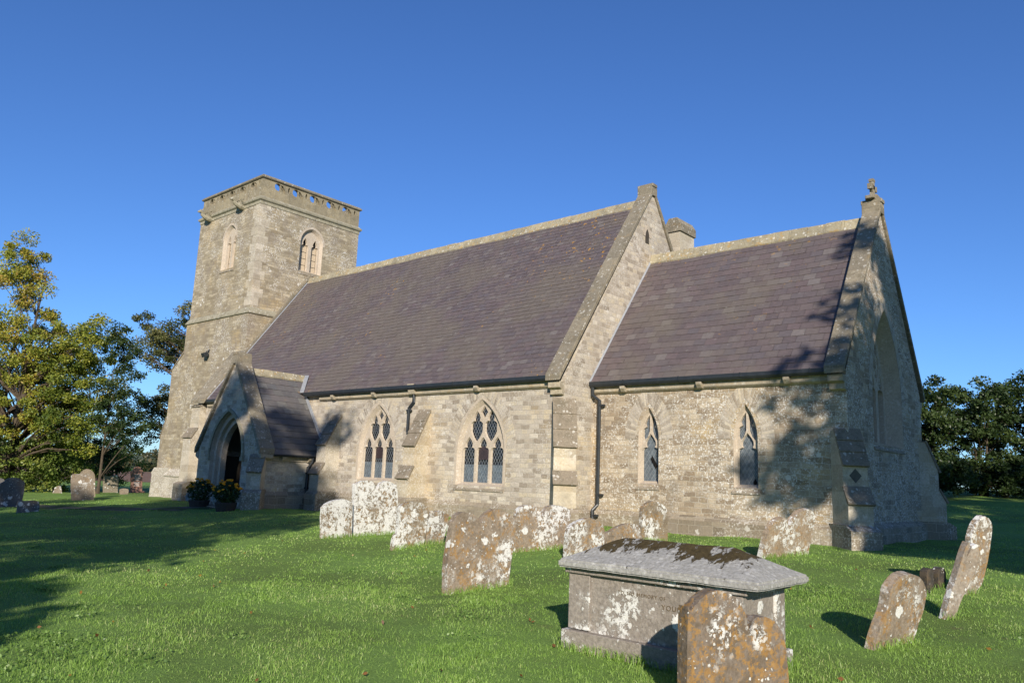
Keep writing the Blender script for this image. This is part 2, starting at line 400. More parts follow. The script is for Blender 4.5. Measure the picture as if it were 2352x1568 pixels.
def arch(cx, hw, z0, zs, za, n=10):
    H = za-zs; Rr = (hw*hw+H*H)/(2*hw); p = [(cx-hw, z0)]
    a1 = math.asin(min(1, H/Rr))
    for i in range(n+1):
        a = a1*i/n; p.append((cx-hw+Rr-Rr*math.cos(a), zs+Rr*math.sin(a)))
    q = [(2*cx-x, z) for x, z in p[::-1][1:]]
    return p+q
def offs_arch(cx, hw, zs, za, off, n=16):
    """arc pairs (inner, outer) for a voussoir ring"""
    H = za-zs; Rr = (hw*hw+H*H)/(2*hw); a1 = math.asin(min(1, H/Rr)); P = []
    for o in off:
        c = (cx-hw+Rr, zs); ro = Rr+o; am = math.acos(max(-1, min(1, (Rr-hw)/ro)))
        L = [(c[0]-ro*math.cos(am*i/n), c[1]+ro*math.sin(am*i/n)) for i in range(n+1)]
        P.append(L + [(2*cx-x, z) for x, z in L[::-1][1:]])
    return P

def lower_light(cx, w, z0, zh, k=1.0):
    h = w/2; R_ = [(h, z0), (h, zh), (h*.86, zh+.07*k), (h*.50, zh+.10*k), (h*.62, zh+.17*k), (h*.60, zh+.26*k), (h*.38, zh+.37*k), (0, zh+.50*k)]
    return [(cx-x, z) for x, z in R_] + [(cx+x, z) for x, z in R_[::-1][1:]]
def upper_light(cx, w, z0, H):
    h = w/2; R_ = [(0, 0), (h*.6, .16), (h, .34), (h, .60), (h*.7, .66), (h*.45, .68), (h*.55, .78), (h*.35, .9), (0, 1.0)]
    p = [(cx+x, z0+z*H) for x, z in R_]; return p + [(cx-x, z0+z*H) for x, z in R_[::-1][1:-1]]

def frame(axis, plane):
    """maps (u, z, depth) to world; axis 's' = south facing wall at y=plane, 'e' = east facing wall at x=plane"""
    if axis == 's': return lambda u, z, d=0: Vector((u, plane+d, z))
    return lambda u, z, d=0: Vector((plane-d, u, z))
NRM = {'s': Vector((0, -1, 0)), 'e': Vector((1, 0, 0))}

def tracery_window(axis, plane, outer, inner, lights, rev=.13, th=.07, glassm='glass', grey_panes=None, lead=True, rect=None, missing=(), sill=True, name='window'):
    F = frame(axis, plane); n = NRM[axis]
    m = MB()
    l0 = [F(u, z, -.004) for u, z in outer]; l1 = [F(u, z, rev) for u, z in inner]
    m.band(l0, l1)
    m.sheet([F(u, z, rev) for u, z in inner], [[F(u, z, rev) for u, z in h] for h in lights], n)
    for h in lights:
        c = Vector((sum(u for u, z in h)/len(h), sum(z for u, z in h)/len(h)))
        m.band([F(u, z, rev) for u, z in h], [F(c.x+(u-c.x)*.9, c.y+(z-c.y)*.975, rev+th) for u, z in h])
    wn = m.build(name, M['dress'], church)
    u0, u1, z0, z1 = rect
    g = MB(); g.face([F(u0, z0, rev+th+.02), F(u1, z0, rev+th+.02), F(u1, z1, rev+th+.02), F(u0, z1, rev+th+.02)])
    gp = g.build('pane', M[glassm], wn)
    if grey_panes:
        for (a, b, za) in grey_panes:
            q = MB(); q.face([F(a, z0, rev+th+.012), F(b, z0, rev+th+.012), F(b, za, rev+th+.012), F(a, za, rev+th+.012)])
            q.build('lower_pane', M['greyglass'], wn)  # lower part of the window is a lighter grey
    if lead:
        # diamond cames clipped to the rectangle
        k = MB(); du, dz = .115, .185; t = .0042
        for sgn in (1, -1):
            i = -60
            while i < 60:
                # line: z = z0 + sgn*dz/du*(u-u0) + i*dz
                pts = []
                sl_ = sgn*dz/du; zc = z0+i*dz
                ua, ub = u0, u1
                def zat(u): return zc+sl_*(u-u0)
                if sl_ > 0: ua = max(u0, u0+(z0-zc)/sl_); ub = min(u1, u0+(z1-zc)/sl_)
                else: ua = max(u0, u0+(z1-zc)/sl_); ub = min(u1, u0+(z0-zc)/sl_)
                if ub-ua > .02:
                    hu = t*abs(sl_)/math.hypot(1, sl_)*1.0; d = rev+th+.004
                    ww = t*math.hypot(1, sl_)
                    k.face([F(ua, zat(ua)-ww, d), F(ub, zat(ub)-ww, d), F(ub, zat(ub)+ww, d), F(ua, zat(ua)+ww, d)])
                i += 1
        k.build('leading', M['came'], wn)
    for (cu, cz) in missing:
        q = MB(); d = rev+th+.001
        q.face([F(cu, cz-.1, d), F(cu+.062, cz, d), F(cu, cz+.1, d), F(cu-.062, cz, d)]); q.build('broken_pane', M['dark'], wn)
    if sill:
        su0 = min(u for u, z in outer)-.05; su1 = max(u for u, z in outer)+.05; zb = min(z for u, z in outer)
        q = MB()
        P = [(zb+.02, .10), (zb-.10, -.035), (zb-.16, -.035), (zb-.16, .10)]
        a = [F(su0, z, d) for z, d in P]; e = F(su1, 0, 0)-F(su0, 0, 0)
        q.prism(a, e); q.build('sill', M['sill'], wn)
    return wn

def voussoirs(axis, plane, cx, hw, zs, za, o0, o1, mat='tail', name='relieving_arch', proud=.007):
    F = frame(axis, plane); a, b = offs_arch(cx, hw, zs, za, (o0, o1)); m = MB(); s = 0
    for i in range(len(a)-1):
        d = math.hypot(b[i+1][0]-b[i][0], b[i+1][1]-b[i][1])
        m.face([F(*a[i], -proud), F(*a[i+1], -proud), F(*b[i+1], -proud), F(*b[i], -proud)][::-1] , uv=[(0, s), (0, s+d), (o1-o0, s+d), (o1-o0, s)][::-1]); s += d
    o = m.build(name, M[mat], church)
    n = NRM[axis]; me = o.data
    if me.polygons[0].normal.dot(n) < 0: me.flip_normals()
    return o

def surround(axis, plane, outer, off, proud=.006):
    """flush dressed stones round an opening"""
    F = frame(axis, plane); cx = (outer[0][0]+outer[-1][0])/2
    big = []
    for i, (u, z) in enumerate(outer):
        a = outer[max(i-1, 0)]; b = outer[min(i+1, len(outer)-1)]
        d = Vector((b[0]-a[0], b[1]-a[1])).normalized(); nrm = Vector((-d.y, d.x))
        if i == len(outer)//2: nrm = Vector((0, 1.1))
        if i in (0, len(outer)-1): nrm = Vector((-1 if u < cx else 1, 0))
        big.append((u+nrm.x*off, z+nrm.y*off))
    m = MB(); L0 = [F(*p, -proud) for p in outer]; Lb = [F(*p, -proud) for p in big]
    for i in range(len(L0)-1): m.face([L0[i], L0[i+1], Lb[i+1], Lb[i]])
    o = m.build('window_surround', M['dress'], church)
    if o.data.polygons[0].normal.dot(NRM[axis]) < 0: o.data.flip_normals()
    return o

# -- nave walls: south wall with two windows, east and west gables, north wall
NX0 = -1.15
wins = [(12.50, .90), (17.69, .93)]
m = MB(); F = frame('s', 0)
outs = [arch(c, h+.10, 1.0, 2.02, 3.74) for c, h in wins]
m.sheet([F(NX0, -.6), F(L1, -.6), F(L1, E1), F(NX0, E1)], [[F(u, z) for u, z in o] for o in outs], (0, -1, 0))
m.face([(L1, W1, -.6), (NX0, W1, -.6), (NX0, W1, E1), (L1, W1, E1)])
apN = E1+slN*(MID+.24)
for x, sg in ((NX0, -1), (L1, 1)):
    p = [(x, 0, -.6), (x, W1, -.6), (x, W1, E1), (x, MID, apN+.12), (x, 0, E1)]
    m.face(p if sg > 0 else p[::-1])
m.build('nave_wall', M['nave'], church)
# gable slabs standing above the roof
def gable(x0, x1, y0, y1, zb, zt, name, mat):
    ym = (y0+y1)/2; m = MB()
    m.prism([(x0, y0, zb), (x0, y1, zb), (x0, ym, zt)], (x1-x0, 0, 0)); return m.build(name, mat, church)
def coping(x0, x1, yo, zo, ym, zm, th, name='gable_coping', saddle=True, mat='coping'):
    """two raking slabs from (yo,zo) up to (ym,zm) and down again; th = thickness measured vertically"""
    m = MB()
    for s in (1, -1):
        Y = lambda y: ym + s*(y-ym)
        m.prism([(x0, Y(yo), zo-th), (x0, Y(yo), zo), (x0, Y(ym), zm), (x0, Y(ym), zm-th)], (x1-x0, 0, 0))
    if saddle:
        m.box(x0-.01, x1+.01, ym-.20, ym+.20, zm-.34, zm-.02)
        m.box(x0-.04, x1+.04, ym-.16, ym+.16, zm-.02, zm+.10)
    return m.build(name, M[mat], church, bevel=.018)
cz = lambda y: E1 + slN*(y+.24)
gable(L1-.40, L1-.004, .004, W1-.004, E1-.05, apN+.30, 'gable_wall', M['nave'])
coping(L1-.50, L1+.06, -.34, 4.34, MID, 11.68, .2)
coping(NX0-.05, .10, -.36, 4.36, MID, 11.52, .22, saddle=False)
gable(NX0+.004, .0, .004, W1-.004, E1-.05, apN+.15, 'gable_wall', M['tower'])
for x0, x1 in ((L1-.46, L1-.02), (NX0+.05, -.30)):
    m = MB(); m.prism([(x0, 0, 3.72), (x0, -.12, 3.76), (x0, -.12, 3.9), (x0, -.24, 3.95), (x0, -.24, 4.13), (x0, 0, 4.13)], (x1-x0, 0, 0)); m.build('kneeler', M['cornice'], church, bevel=.01)
# -- chancel
cw = [(22.98, .285), (25.92, .285)]
m = MB(); F = frame('s', S)
couts = [arch(c, h+.05, 1.27, 2.55, 3.46) for c, h in cw]
m.sheet([F(L1, -.6), F(XE, -.6), F(XE, E2), F(L1, E2)], [[F(u, z) for u, z in o] for o in couts], (0, -1, 0))
F = frame('e', XE); ea = arch(MID, 1.32, 2.55, 3.75, 6.35, 12)
apC = E2+slC*(MID-S+.24)
m.sheet([F(S, -.6), F(CN, -.6), F(CN, E2), F(MID, apC+.25), F(S, E2)], [[F(u, z) for u, z in ea]], (1, 0, 0))
m.face([(XE, CN, -.6), (L1, CN, -.6), (L1, CN, E2), (XE, CN, E2)])
m.build('chancel_wall', M['chancel'], church)
m = MB(); m.face([(XE-.40, S+.005, E2-.05), (XE-.40, MID, apC+.25), (XE-.40, CN-.005, E2-.05)]); m.build('gable_wall', M['chancel'], church)
coping(XE-.42, XE+.07, S-.34, 4.30, MID, 9.50, .2)
m = MB(); x0, x1 = XE-.38, XE+.0; y = S
m.prism([(x0, y, 3.70), (x0, y-.12, 3.74), (x0, y-.12, 3.88), (x0, y-.24, 3.93), (x0, y-.24, 4.09), (x0, y, 4.09)], (x1-x0, 0, 0)); m.build('kneeler', M['cornice'], church, bevel=.01)
y = CN
m = MB(); m.prism([(x0, y, 3.70), (x0, y+.12, 3.74), (x0, y+.12, 3.88), (x0, y+.24, 3.93), (x0, y+.24, 4.09), (x0, y, 4.09)], (x1-x0, 0, 0)); m.build('kneeler', M['cornice'], church, bevel=.01)

# -- windows
for (c, h), o in zip(wins, outs):
    inn = arch(c, h, 1.06, 2.02, 3.60); w3 = h*.57; sp = h*.665
    zl = 2.12
    ls = [lower_light(c+k*sp, w3, 1.08, zl, .85) for k in (-1, 0, 1)] + [upper_light(c+k*sp/2*1.0, w3*1.0, 2.36, 1.02) for k in (-1, 1)]
    ls.append([(c-.0, 3.10), (c+.10, 3.26), (c+.16, 3.33), (c, 3.55), (c-.16, 3.33), (c-.10, 3.26)])
    wn = tracery_window('s', 0, o, inn, ls, grey_panes=[(c-h, c+h, 1.66)], rect=(c-h, c+h, 1.06, 3.6))
    surround('s', 0, o, .09); voussoirs('s', 0, c, h+.10, 2.02, 3.74, .14, .50)
    q = MB(); F = frame('s', 0); zz = 1.80 if c < 15 else 1.82
    q.box(c-w3*.5, c+w3*.5, .198, .209, zz, zz+.42); q.build('stained_panel', plain('stained_panel', (.045, .03, .03), .35, .7, 22, .5), wn)
for i, ((c, h), o) in enumerate(zip(cw, couts)):
    inn = arch(c, h, 1.32, 2.55, 3.38)
    ls = [lower_light(c, h*1.97, 1.34, 2.22, .98)]
    for k in (-1, 1):
        q = [(.03, 2.78), (.10, 2.60), (.21, 2.50), (.255, 2.62), (.24, 2.84), (.14, 2.90), (.19, 3.0), (.13, 3.13), (.03, 3.25)]
        q = [(c+k*x, z) for x, z in q]; ls.append(q)
    tracery_window('s', S, o, inn, ls, rev=.12, glassm='meshglass', rect=(c-h, c+h, 1.32, 3.38), missing=[(c+.02, 1.98), (c+.075, 1.89), (c+.13, 1.80)] if i == 0 else [(c+.17, 1.42)])
    voussoirs('s', S, c, h+.05, 2.55, 3.46, .10, .46)
inn = arch(MID, 1.08, 2.62, 3.75, 6.12, 12)
ls = [lower_light(MID+k*.70, .50, 2.66, 4.05, 1.2) for k in (-1, 0, 1)] + [upper_light(MID+k*.37, .46, 4.35, 1.15) for k in (-1, 1)]
tracery_window('e', XE, ea, inn, ls, rev=.38, th=.14, rect=(MID-1.08, MID+1.08, 2.62, 6.1), lead=False)
voussoirs('e', XE, MID, 1.32, 3.75, 6.35, .02, .30)

# -- tower
TX0, TX1, TY0, TY1 = -6.31, -.08, 1.57, 7.80
tw = [('e', TX1, 4.80, .70, 11.62), ('s', TY0, -2.82, .66, 11.50)]
m = MB()
m.box(TX0-.10, TX1+.07, TY0-.08, TY1+.08, -1.2, 8.92, 't')
def tarch(c, hw, z0): return arch(c, hw, z0, z0+1.62, z0+2.42, 10)
Fe, Fs = frame('e', TX1), frame('s', TY0)
m.sheet([Fe(TY0, 8.8), Fe(TY1, 8.8), Fe(TY1, 15.0), Fe(TY0, 15.0)], [[Fe(u, z) for u, z in tarch(*tw[0][2:])]], (1, 0, 0))
m.sheet([Fs(TX0, 8.8), Fs(TX1, 8.8), Fs(TX1, 15.0), Fs(TX0, 15.0)], [[Fs(u, z) for u, z in tarch(*tw[1][2:])]], (0, -1, 0))
m.box(TX0, TX1, TY0, TY1, 8.8, 15.0, 'esb')
m.build('tower_wall', M['tower'], church)
for ax, pl, c, hw, z0 in tw:
    F = frame(ax, pl); o = tarch(c, hw, z0); i_ = arch(c, hw-.10, z0+.05, z0+1.6, z0+2.30, 10)
    ls = [lower_light(c+k*(hw-.1)*.52, (hw-.1)*.72, z0+.08, z0+1.42, .95) for k in (-1, 1)]
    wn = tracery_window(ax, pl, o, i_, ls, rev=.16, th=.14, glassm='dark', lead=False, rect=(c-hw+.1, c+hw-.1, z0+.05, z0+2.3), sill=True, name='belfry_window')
    for k in (-1, 1):
        q = MB(); uu = c+k*(hw-.1)*.52; hh = (hw-.1)*.36
        for r in range(4):
            za = z0+.08+r*.36
            q.face([F(uu-hh*.85, za, .315), F(uu+hh*.85, za, .315), F(uu+hh*.85, za+.33, .312), F(uu-hh*.85, za+.33, .312)])
        q.build('louvre', M['louvre'], wn)
    voussoirs(ax, pl, c, hw, z0+1.62, z0+2.42, .0, .12, 'dress', 'window_surround')
# large quoin stones on the south-east corner
q = MB()
for i in range(12):
    z = 9.25+i*.46; a = (.62, .42)[i % 2]; b = (.42, .62)[i % 2]
    q.face([(TX1-a, TY0-.006, z), (TX1+.006, TY0-.006, z), (TX1+.006, TY0-.006, z+.45), (TX1-a, TY0-.006, z+.45)])
    q.face([(TX1+.006, TY0-.006, z), (TX1+.006, TY0+b, z), (TX1+.006, TY0+b, z+.45), (TX1+.006, TY0-.006, z+.45)])
q.build('quoin', M['quoin'], church)
def ring(x0, x1, y0, y1, prof, name, mat):
    """string course: profile of (outward offset, z) swept round the rectangle"""
    m = MB(); c = [(x0, y0, -1, -1), (x1, y0, 1, -1), (x1, y1, 1, 1), (x0, y1, -1, 1)]
    for i in range(4):
        a, b = c[i], c[(i+1) % 4]
        for (o0, z0), (o1, z1) in zip(prof[:-1], prof[1:]):
            P = lambda q, o, z: (q[0]+q[2]*o, q[1]+q[3]*o, z)
            m.face([P(a, o0, z0), P(b, o0, z0), P(b, o1, z1), P(a, o1, z1)])
    return m.build(name, M[mat], church)
ring(TX0, TX1, TY0, TY1, [(.07, 8.80), (.15, 8.84), (.16, 8.90), (0, 9.16)], 'string_course', 'string')
ring(TX0, TX1, TY0, TY1, [(0, 14.56), (.03, 14.57), (.03, 14.72), (.11, 14.78), (.13, 14.86), (0, 15.00)], 'string_course', 'string')
ring(TX0-.10, TX1+.07, TY0-.08, TY1+.08, [(.18, -1.2), (.18, .62), (.24, .66), (.24, .72), (.05, 1.02), (0, 1.04)], 'tower_plinth', 'plinth_white')
# parapet with pierced frieze
def leaf(c, z, s):
    return [(c-.20*s, z+.22), (c-.04*s, z+.17), (c+.10*s, z+.0), (c+.15*s, z-.24), (c-.04*s, z-.15), (c-.15*s, z+.02)]
for ax, pl, a, b in (('e', TX1-.03, TY0+.03, TY1-.03), ('s', TY0+.03, TX0+.03, TX1-.03), ('w', TX0+.03, TY0+.03, TY1-.03), ('n', TY1-.03, TX0+.03, TX1-.03)):
    if ax in 'ew':
        sg = 1 if ax == 'e' else -1
        F = lambda u, z, d=0, pl=pl, sg=sg: Vector((pl-sg*d, u, z)); n = Vector((sg, 0, 0))
    else:
        sg = -1 if ax == 's' else 1
        F = lambda u, z, d=0, pl=pl, sg=sg: Vector((u, pl-sg*d, z)); n = Vector((0, sg, 0))
    L = b-a; holes = []; blind = []
    for i in range(5):
        c = a+L*(.145+i*.174); z = 15.72
        holes.append([(c+.205*math.cos(t), z+.20*math.sin(t)) for t in [2*math.pi*k/12 for k in range(12)]])
        blind.append(leaf(c+.33, z-.05, 1)); blind.append([(x, 2*z-.06-zz) for x, zz in leaf(c+.60, z-.0, 1)] if i < 4 else leaf(c+.62, z-.05, .6))
        blind[-1] = [(c+.66+.07*math.cos(t), z+.02+.15*math.sin(t)) for t in [2*math.pi*k/8 for k in range(8)]]
    m = MB(); T = .20
    e0 = T if ax in 'sn' else 0
    m.sheet([F(a, 14.9), F(b, 14.9), F(b, 15.97), F(a, 15.97)], [[F(u, z) for u, z in h] for h in holes+blind], n)
    m.sheet([F(a+T, 14.9, T), F(b-T, 14.9, T), F(b-T, 15.97, T), F(a+T, 15.97, T)], [[F(u, z, T) for u, z in h] for h in holes], -n)
    for h in holes: m.band([F(u, z) for u, z in h], [F(u, z, T) for u, z in h])
    for h in blind:
        m.band([F(u, z) for u, z in h], [F(u, z, .15) for u, z in h]); m.face([F(u, z, .15) for u, z in h])
    m.build('parapet', M['parapet'], church)
ring(TX0+.03, TX1-.03, TY0+.03, TY1-.03, [(-.22, 15.96), (.05, 15.96), (.10, 16.00), (.10, 16.06), (.02, 16.15), (-.10, 16.18), (-.24, 16.15), (-.24, 15.96)], 'parapet_coping', 'coping')
m = MB(); m.face([(TX0, TY0, 14.95), (TX1, TY0, 14.95), (TX1, TY1, 14.95), (TX0, TY1, 14.95)]); m.build('tower_roof', M['lead'], church)
for gx in (-1.75, -5.15):
    m = MB(); y = TY0
    m.tube([(gx, y+.05, 14.66), (gx, y-.22, 14.68), (gx, y-.42, 14.74), (gx, y-.60, 14.84)], [.15, .15, .12, .08], 8)
    m.tube([(gx, y-.50, 14.88), (gx, y-.66, 14.98), (gx, y-.80, 14.90)], [.09, .11, .04], 8)
    for s in (-1, 1):
        m.tube([(gx+s*.08, y-.56, 15.02), (gx+s*.13, y-.58, 15.14)], [.045, .015], 6); m.tube([(gx+s*.14, y-.05, 14.80), (gx+s*.22, y-.30, 14.98), (gx+s*.16, y-.1, 15.06)], [.06, .05, .02], 6)
    m.build('gargoyle', M['string'], church, smooth=True)

# -- buttresses
def buttress(ox, oy, dx, dy, wd, base, pl, s1, c1, s2, c2, top, mat='quoin', matp='plinth', slabs=3):
    """pl/s1/s2: projection of plinth, lower and upper stage; c1/c2: foot heights of the weatherings"""
    d = Vector((dx, dy, 0)).normalized(); t = Vector((-d.y, d.x, 0)); O = Vector((ox, oy, 0))
    P = lambda k, z, s=0: O+d*k+Vector((0, 0, z))+t*s
    m = MB()
    prof = [(-.35, base), (s1, base), (s1, c1), (s2, c1+(s1-s2)*1.25+.10), (s2, c2), (-.0, top), (-.35, top)]
    m.prism([P(k, z, -wd/2) for k, z in prof], t*wd)
    o = m.build('buttress', M[mat], church)
    q = MB(); a = wd/2+.07
    q.prism([P(k, z, -a) for k, z in [(-.3, base), (pl+.05, base), (pl+.05, .40), (s1, .52), (-.3, .52)]], t*2*a); q.build('plinth_block', M[matp], o)
    def slab(k0, z0, k1, z1, n):
        mm = MB(); dl = Vector((k1-k0, z1-z0)); L = dl.length; dl.normalize(); nn = Vector((-dl.y, dl.x))
        if nn.y < 0: nn = -nn
        for i in range(n):
            a0, a1 = L*i/n, L*(i+1)/n+.03
            if i == 0: a0 -= .06
            b = .075-.0*i
            pts = [(k0+dl.x*a0+nn.x*(.0), z0+dl.y*a0+nn.y*0), (k0+dl.x*a0+nn.x*b, z0+dl.y*a0+nn.y*b), (k0+dl.x*a1+nn.x*(b-.03), z0+dl.y*a1+nn.y*(b-.03)), (k0+dl.x*a1, z0+dl.y*a1)]
            e = wd/2+.03
            mm.prism([P(k, z, -e) for k, z in pts], t*2*e)
        mm.build('weathering', M['weather'], o, bevel=.01)
    slab(s1, c1, s2, c1+(s1-s2)*1.25+.10, 1); slab(s2, c2, 0, top, slabs)
    return o
buttress(10.05, 0, 0, -1, .56, -.6, .90, .84, 1.16, .62, 2.24, 3.36)
buttress(15.02, 0, 0, -1, .56, -.5, .90, .84, 1.14, .62, 2.22, 3.42)
r2 = .7071
buttress(L1-.06, .06, r2, -r2, .64, -.5, .72, .64, 1.18, .46, 2.24, 3.62)
bt = buttress(XE-.06, S+.06, r2, -r2, .60, -.6, .74, .56, 1.02, .36, 1.92, 2.75)
d = Vector((r2, -r2, 0)); t = Vector((r2, r2, 0)); O = Vector((XE-.06, S+.06, 0))+d*.366
m = MB(); c = O+Vector((0, 0, 1.66)); q = .17
m.face([c+Vector((0, 0, -q)), c+t*q*.9, c+Vector((0, 0, q)), c-t*q*.9]); m.build('diamond_tablet', plain('slate_tablet', (.10, .095, .085), .7), bt)
buttress(XE-.06, CN-.06, r2, r2, .60, -.3, .74, .56, 1.10, .36, 2.0, 2.85)
buttress(-.72, 0, 0, -1, .80, -.8, .72, .56, 2.55, .30, 4.0, 4.1, slabs=1)
# tower south-west buttress, projecting west
m = MB(); b0 = TX0-.05
prof = [(b0, -1.3), (-8.02, -1.3), (-8.02, 2.72), (-7.52, 3.70), (-7.58, 6.38), (b0, 7.25)]
m.prism([(x, TY0-.085, z) for x, z in prof], (0, 1.0, 0)); o = m.build('buttress', M['tower'], church)
q = MB(); q.prism([(x, TY0-.20, z) for x, z in [(b0, -1.3), (-8.34, -1.3), (-8.28, .70), (-8.36, .74), (-8.36, .80), (-8.05, 1.08), (b0, 1.08)]], (0, 1.25, 0)); q.build('plinth_block', M['plinth_white'], o)
q = MB()
q.prism([(x, TY0-.11, z) for x, z in [(-8.10, 2.66), (-8.10, 2.74), (-7.54, 3.84), (-7.5, 3.72)]], (0, 1.05, 0)); q.build('weathering', M['weather'], o)
q = MB(); q.prism([(x, TY0-.11, z) for x, z in [(-7.70, 6.30), (-7.70, 6.38), (b0, 7.42), (b0, 7.28)]], (0, 1.05, 0)); q.build('weathering', M['weather'], o)

# -- plinths of nave and chancel
def plinth_run(p0, p1, n, zt, zb=-.8, off=.10):
    p0, p1, n = Vector(p0), Vector(p1), Vector(n); m = MB()
    A = [(off, zb), (off, zt-.10), (0, zt+.03)]
    for (o0, z0), (o1, z1) in zip(A[:-1], A[1:]):
        m.face([p0+n*o0+Vector((0, 0, z0)), p1+n*o0+Vector((0, 0, z0)), p1+n*o1+Vector((0, 0, z1)), p0+n*o1+Vector((0, 0, z1))])
    return m.build('plinth', M['plinth'], church)
plinth_run((-.3, 0, 0), (L1-.3, 0, 0), (0, -1, 0), .46)
plinth_run((L1, .3, 0), (L1, S-.10, 0), (1, 0, 0), .46)
plinth_run((L1, S, 0), (XE-.3, S, 0), (0, -1, 0), .46)
plinth_run((XE, S+.3, 0), (XE, CN-.3, 0), (1, 0, 0), .50, off=.14)

# -- slated roofs, laid course by course
def slates(P, u0, u1, L, gauge, mat, name, bw=.3):
    """P(u, v) -> point on the roof plane, v from eave 0 to L; every slate its own face, slightly out of true"""
    m = MB(); n = max(1, int(round(L/gauge))); g = L/n; rr = random.Random(name+mat)
    nrm = (P(u1, 0)-P(u0, 0)).cross(P(u0, 1)-P(u0, 0)).normalized()
    if nrm.z < 0: nrm = -nrm
    def Q(u, v):
        return P(u, v) + nrm*(-.045*math.sin(math.pi*(u-u0)/(u1-u0))*math.sin(math.pi*min(1, v/L)) + .010*math.sin(u*1.9+v*1.1) + .007*math.sin(u*.8-v*2.3))
    for i in range(n):
        v0, v1 = g*i, min(g*(i+1)+.012, L); u = u0-(bw/2 if i % 2 else 0)
        while u < u1-.01:
            a, b = max(u, u0), min(u+bw, u1); u += bw
            if b-a < .02: continue
            lift = .013+rr.uniform(-.003, .008); sl_ = rr.uniform(-.006, .006) - (.03 if rr.random() < .006 else 0); a_ = a+.003; b_ = b-.003
            q = [Q(a_, max(v0+sl_, -.02))+nrm*lift, Q(b_, max(v0+sl_+rr.uniform(-.004, .004), -.02))+nrm*(lift+rr.uniform(-.002, .002)), Q(b_, v1)+nrm*.003, Q(a_, v1)+nrm*.003]
            uv = [(a, i*gauge), (b, i*gauge), (b, (i+.999)*gauge), (a, (i+.999)*gauge)]
            t = rr.random(); e = [q[0]-nrm*(lift+.004), q[1]-nrm*(lift+.004), q[1], q[0]]
            if (q[1]-q[0]).cross(q[3]-q[0]).dot(nrm) < 0: q = q[::-1]; uv = uv[::-1]
            m.face(q, uv, t); m.face(e, [(a, i*gauge+.02)]*4, t)
    # boarding under the slates
    m.face([P(u0, 0)-nrm*.06, P(u1, 0)-nrm*.06, P(u1, L)-nrm*.06, P(u0, L)-nrm*.06], None, .1)
    return m.build(name, M[mat], church)
GU = {'slate': .255, 'slate_c': .30, 'slate_p': .30}
def gauge_uv(mat): return GU[mat]
def roofplane(y0, z0, y1, z1):
    d = Vector((0, y1-y0, z1-z0)); L = d.length; d.normalize()
    return (lambda u, v: Vector((u, y0, z0))+d*v), L
P, L = roofplane(-.24, E1, MID, RS); slates(P, .09, L1-.45, L, .205, 'slate', 'nave_roof', .29)
P, L = roofplane(W1+.24, E1, MID, RS); slates(P, .09, L1-.45, L, .205, 'slate', 'nave_roof', .29)
P, L = roofplane(S-.24, E2, MID, RC); slates(P, L1+.004, XE-.38, L, .255, 'slate_c', 'chancel_roof', .36)
P, L = roofplane(CN+.24, E2, MID, RC); slates(P, L1+.004, XE-.38, L, .255, 'slate_c', 'chancel_roof', .36)
def ridge(p0, p1, side, drop=.24, up=.10, name='ridge_tiles'):
    """angular ridge of stone tiles along p0-p1"""
    p0, p1, s = Vector(p0), Vector(p1), Vector(side); m = MB(); n = max(1, int((p1-p0).length/.52)); sl_ = drop/.17
    for i in range(n):
        a = p0.lerp(p1, (i+.008)/n); b = p0.lerp(p1, (i+.992)/n); j = random.uniform(-.012, .012); Z = Vector((0, 0, 1))
        for q in (1, -1):
            pts = [a+Z*(up+j), a+s*q*.05+Z*(up+j), a+s*q*.19+Z*(j-drop+.06), a+s*q*.165+Z*(j-drop)]
            m.prism(pts+[a+Z*(j-.05)], b-a)
    return m.build(name, M['ridge'], church)
ridge((.1, MID, RS), (L1-.42, MID, RS), (0, 1, 0), .26, .13)
ridge((L1+.0, MID, RC), (XE-.4, MID, RC), (0, 1, 0), .26, .13)
# lead flashing where the chancel roof meets the nave gable
m = MB(); a = Vector((L1+.012, S-.24, E2+.02)); b = Vector((L1+.012, MID, RC+.02))
m.prism([a, a+Vector((.05, 0, 0)), a+Vector((.05, 0, .02)), a+Vector((0, 0, .06))], b-a); m.build('flashing', M['lead'], church)
m = MB(); a = Vector((.09, -.22, E1+.04)); b = Vector((.09, MID, RS+.04))
m.prism([a, a+Vector((.06, 0, 0)), a+Vector((.06, 0, .02)), a+Vector((0, 0, .05))], b-a); m.build('flashing', M['lead'], church)

# -- eaves: cornice, corbels, gutters, downpipes
def cornice(x0, x1, y, zt):
    m = MB(); m.prism([(x0, y, zt-.34), (x0, y-.05, zt-.33), (x0, y-.115, zt-.28), (x0, y-.115, zt-.02), (x0, y, zt-.02)], (x1-x0, 0, 0)); m.build('cornice', M['cornice'], church)
def gutter(x0, x1, y, zt, name='gutter'):
    m = MB(); pr = [(y, zt), (y, zt-.10), (y-.03, zt-.14), (y-.10, zt-.14), (y-.14, zt-.08), (y-.14, zt+.02), (y-.12, zt+.02), (y-.12, zt)]
    m.prism([(x0, a, z) for a, z in pr], (x1-x0, 0, 0)); 
    x = x0+1.2
    while x < x1: m.box(x, x+.04, y-.155, y-.14, zt-.09, zt+.03); x += 1.83
    return m.build(name, M['gutter'], church)
for a, b in ((.05, 4.9), (9.0, L1-.47)): cornice(a-.1, b, 0, E1)
cornice(L1+.02, XE-.37, S, E2)
gutter(.0, 6.3, -.14, E1); gutter(8.02, L1-.47, -.14, E1); gutter(L1+.02, XE-.37, S-.14, E2)
def corbel(x, y, z, s=1.0):
    m = MB(); m.prism([(x-.09*s, y, z), (x-.09*s, y-.25, z), (x-.09*s, y-.25, z-.07), (x-.09*s, y-.16, z-.20*s), (x-.09*s, y, z-.20*s)], (.18*s, 0, 0)); return m.build('corbel', M['cornice'], church, bevel=.008)
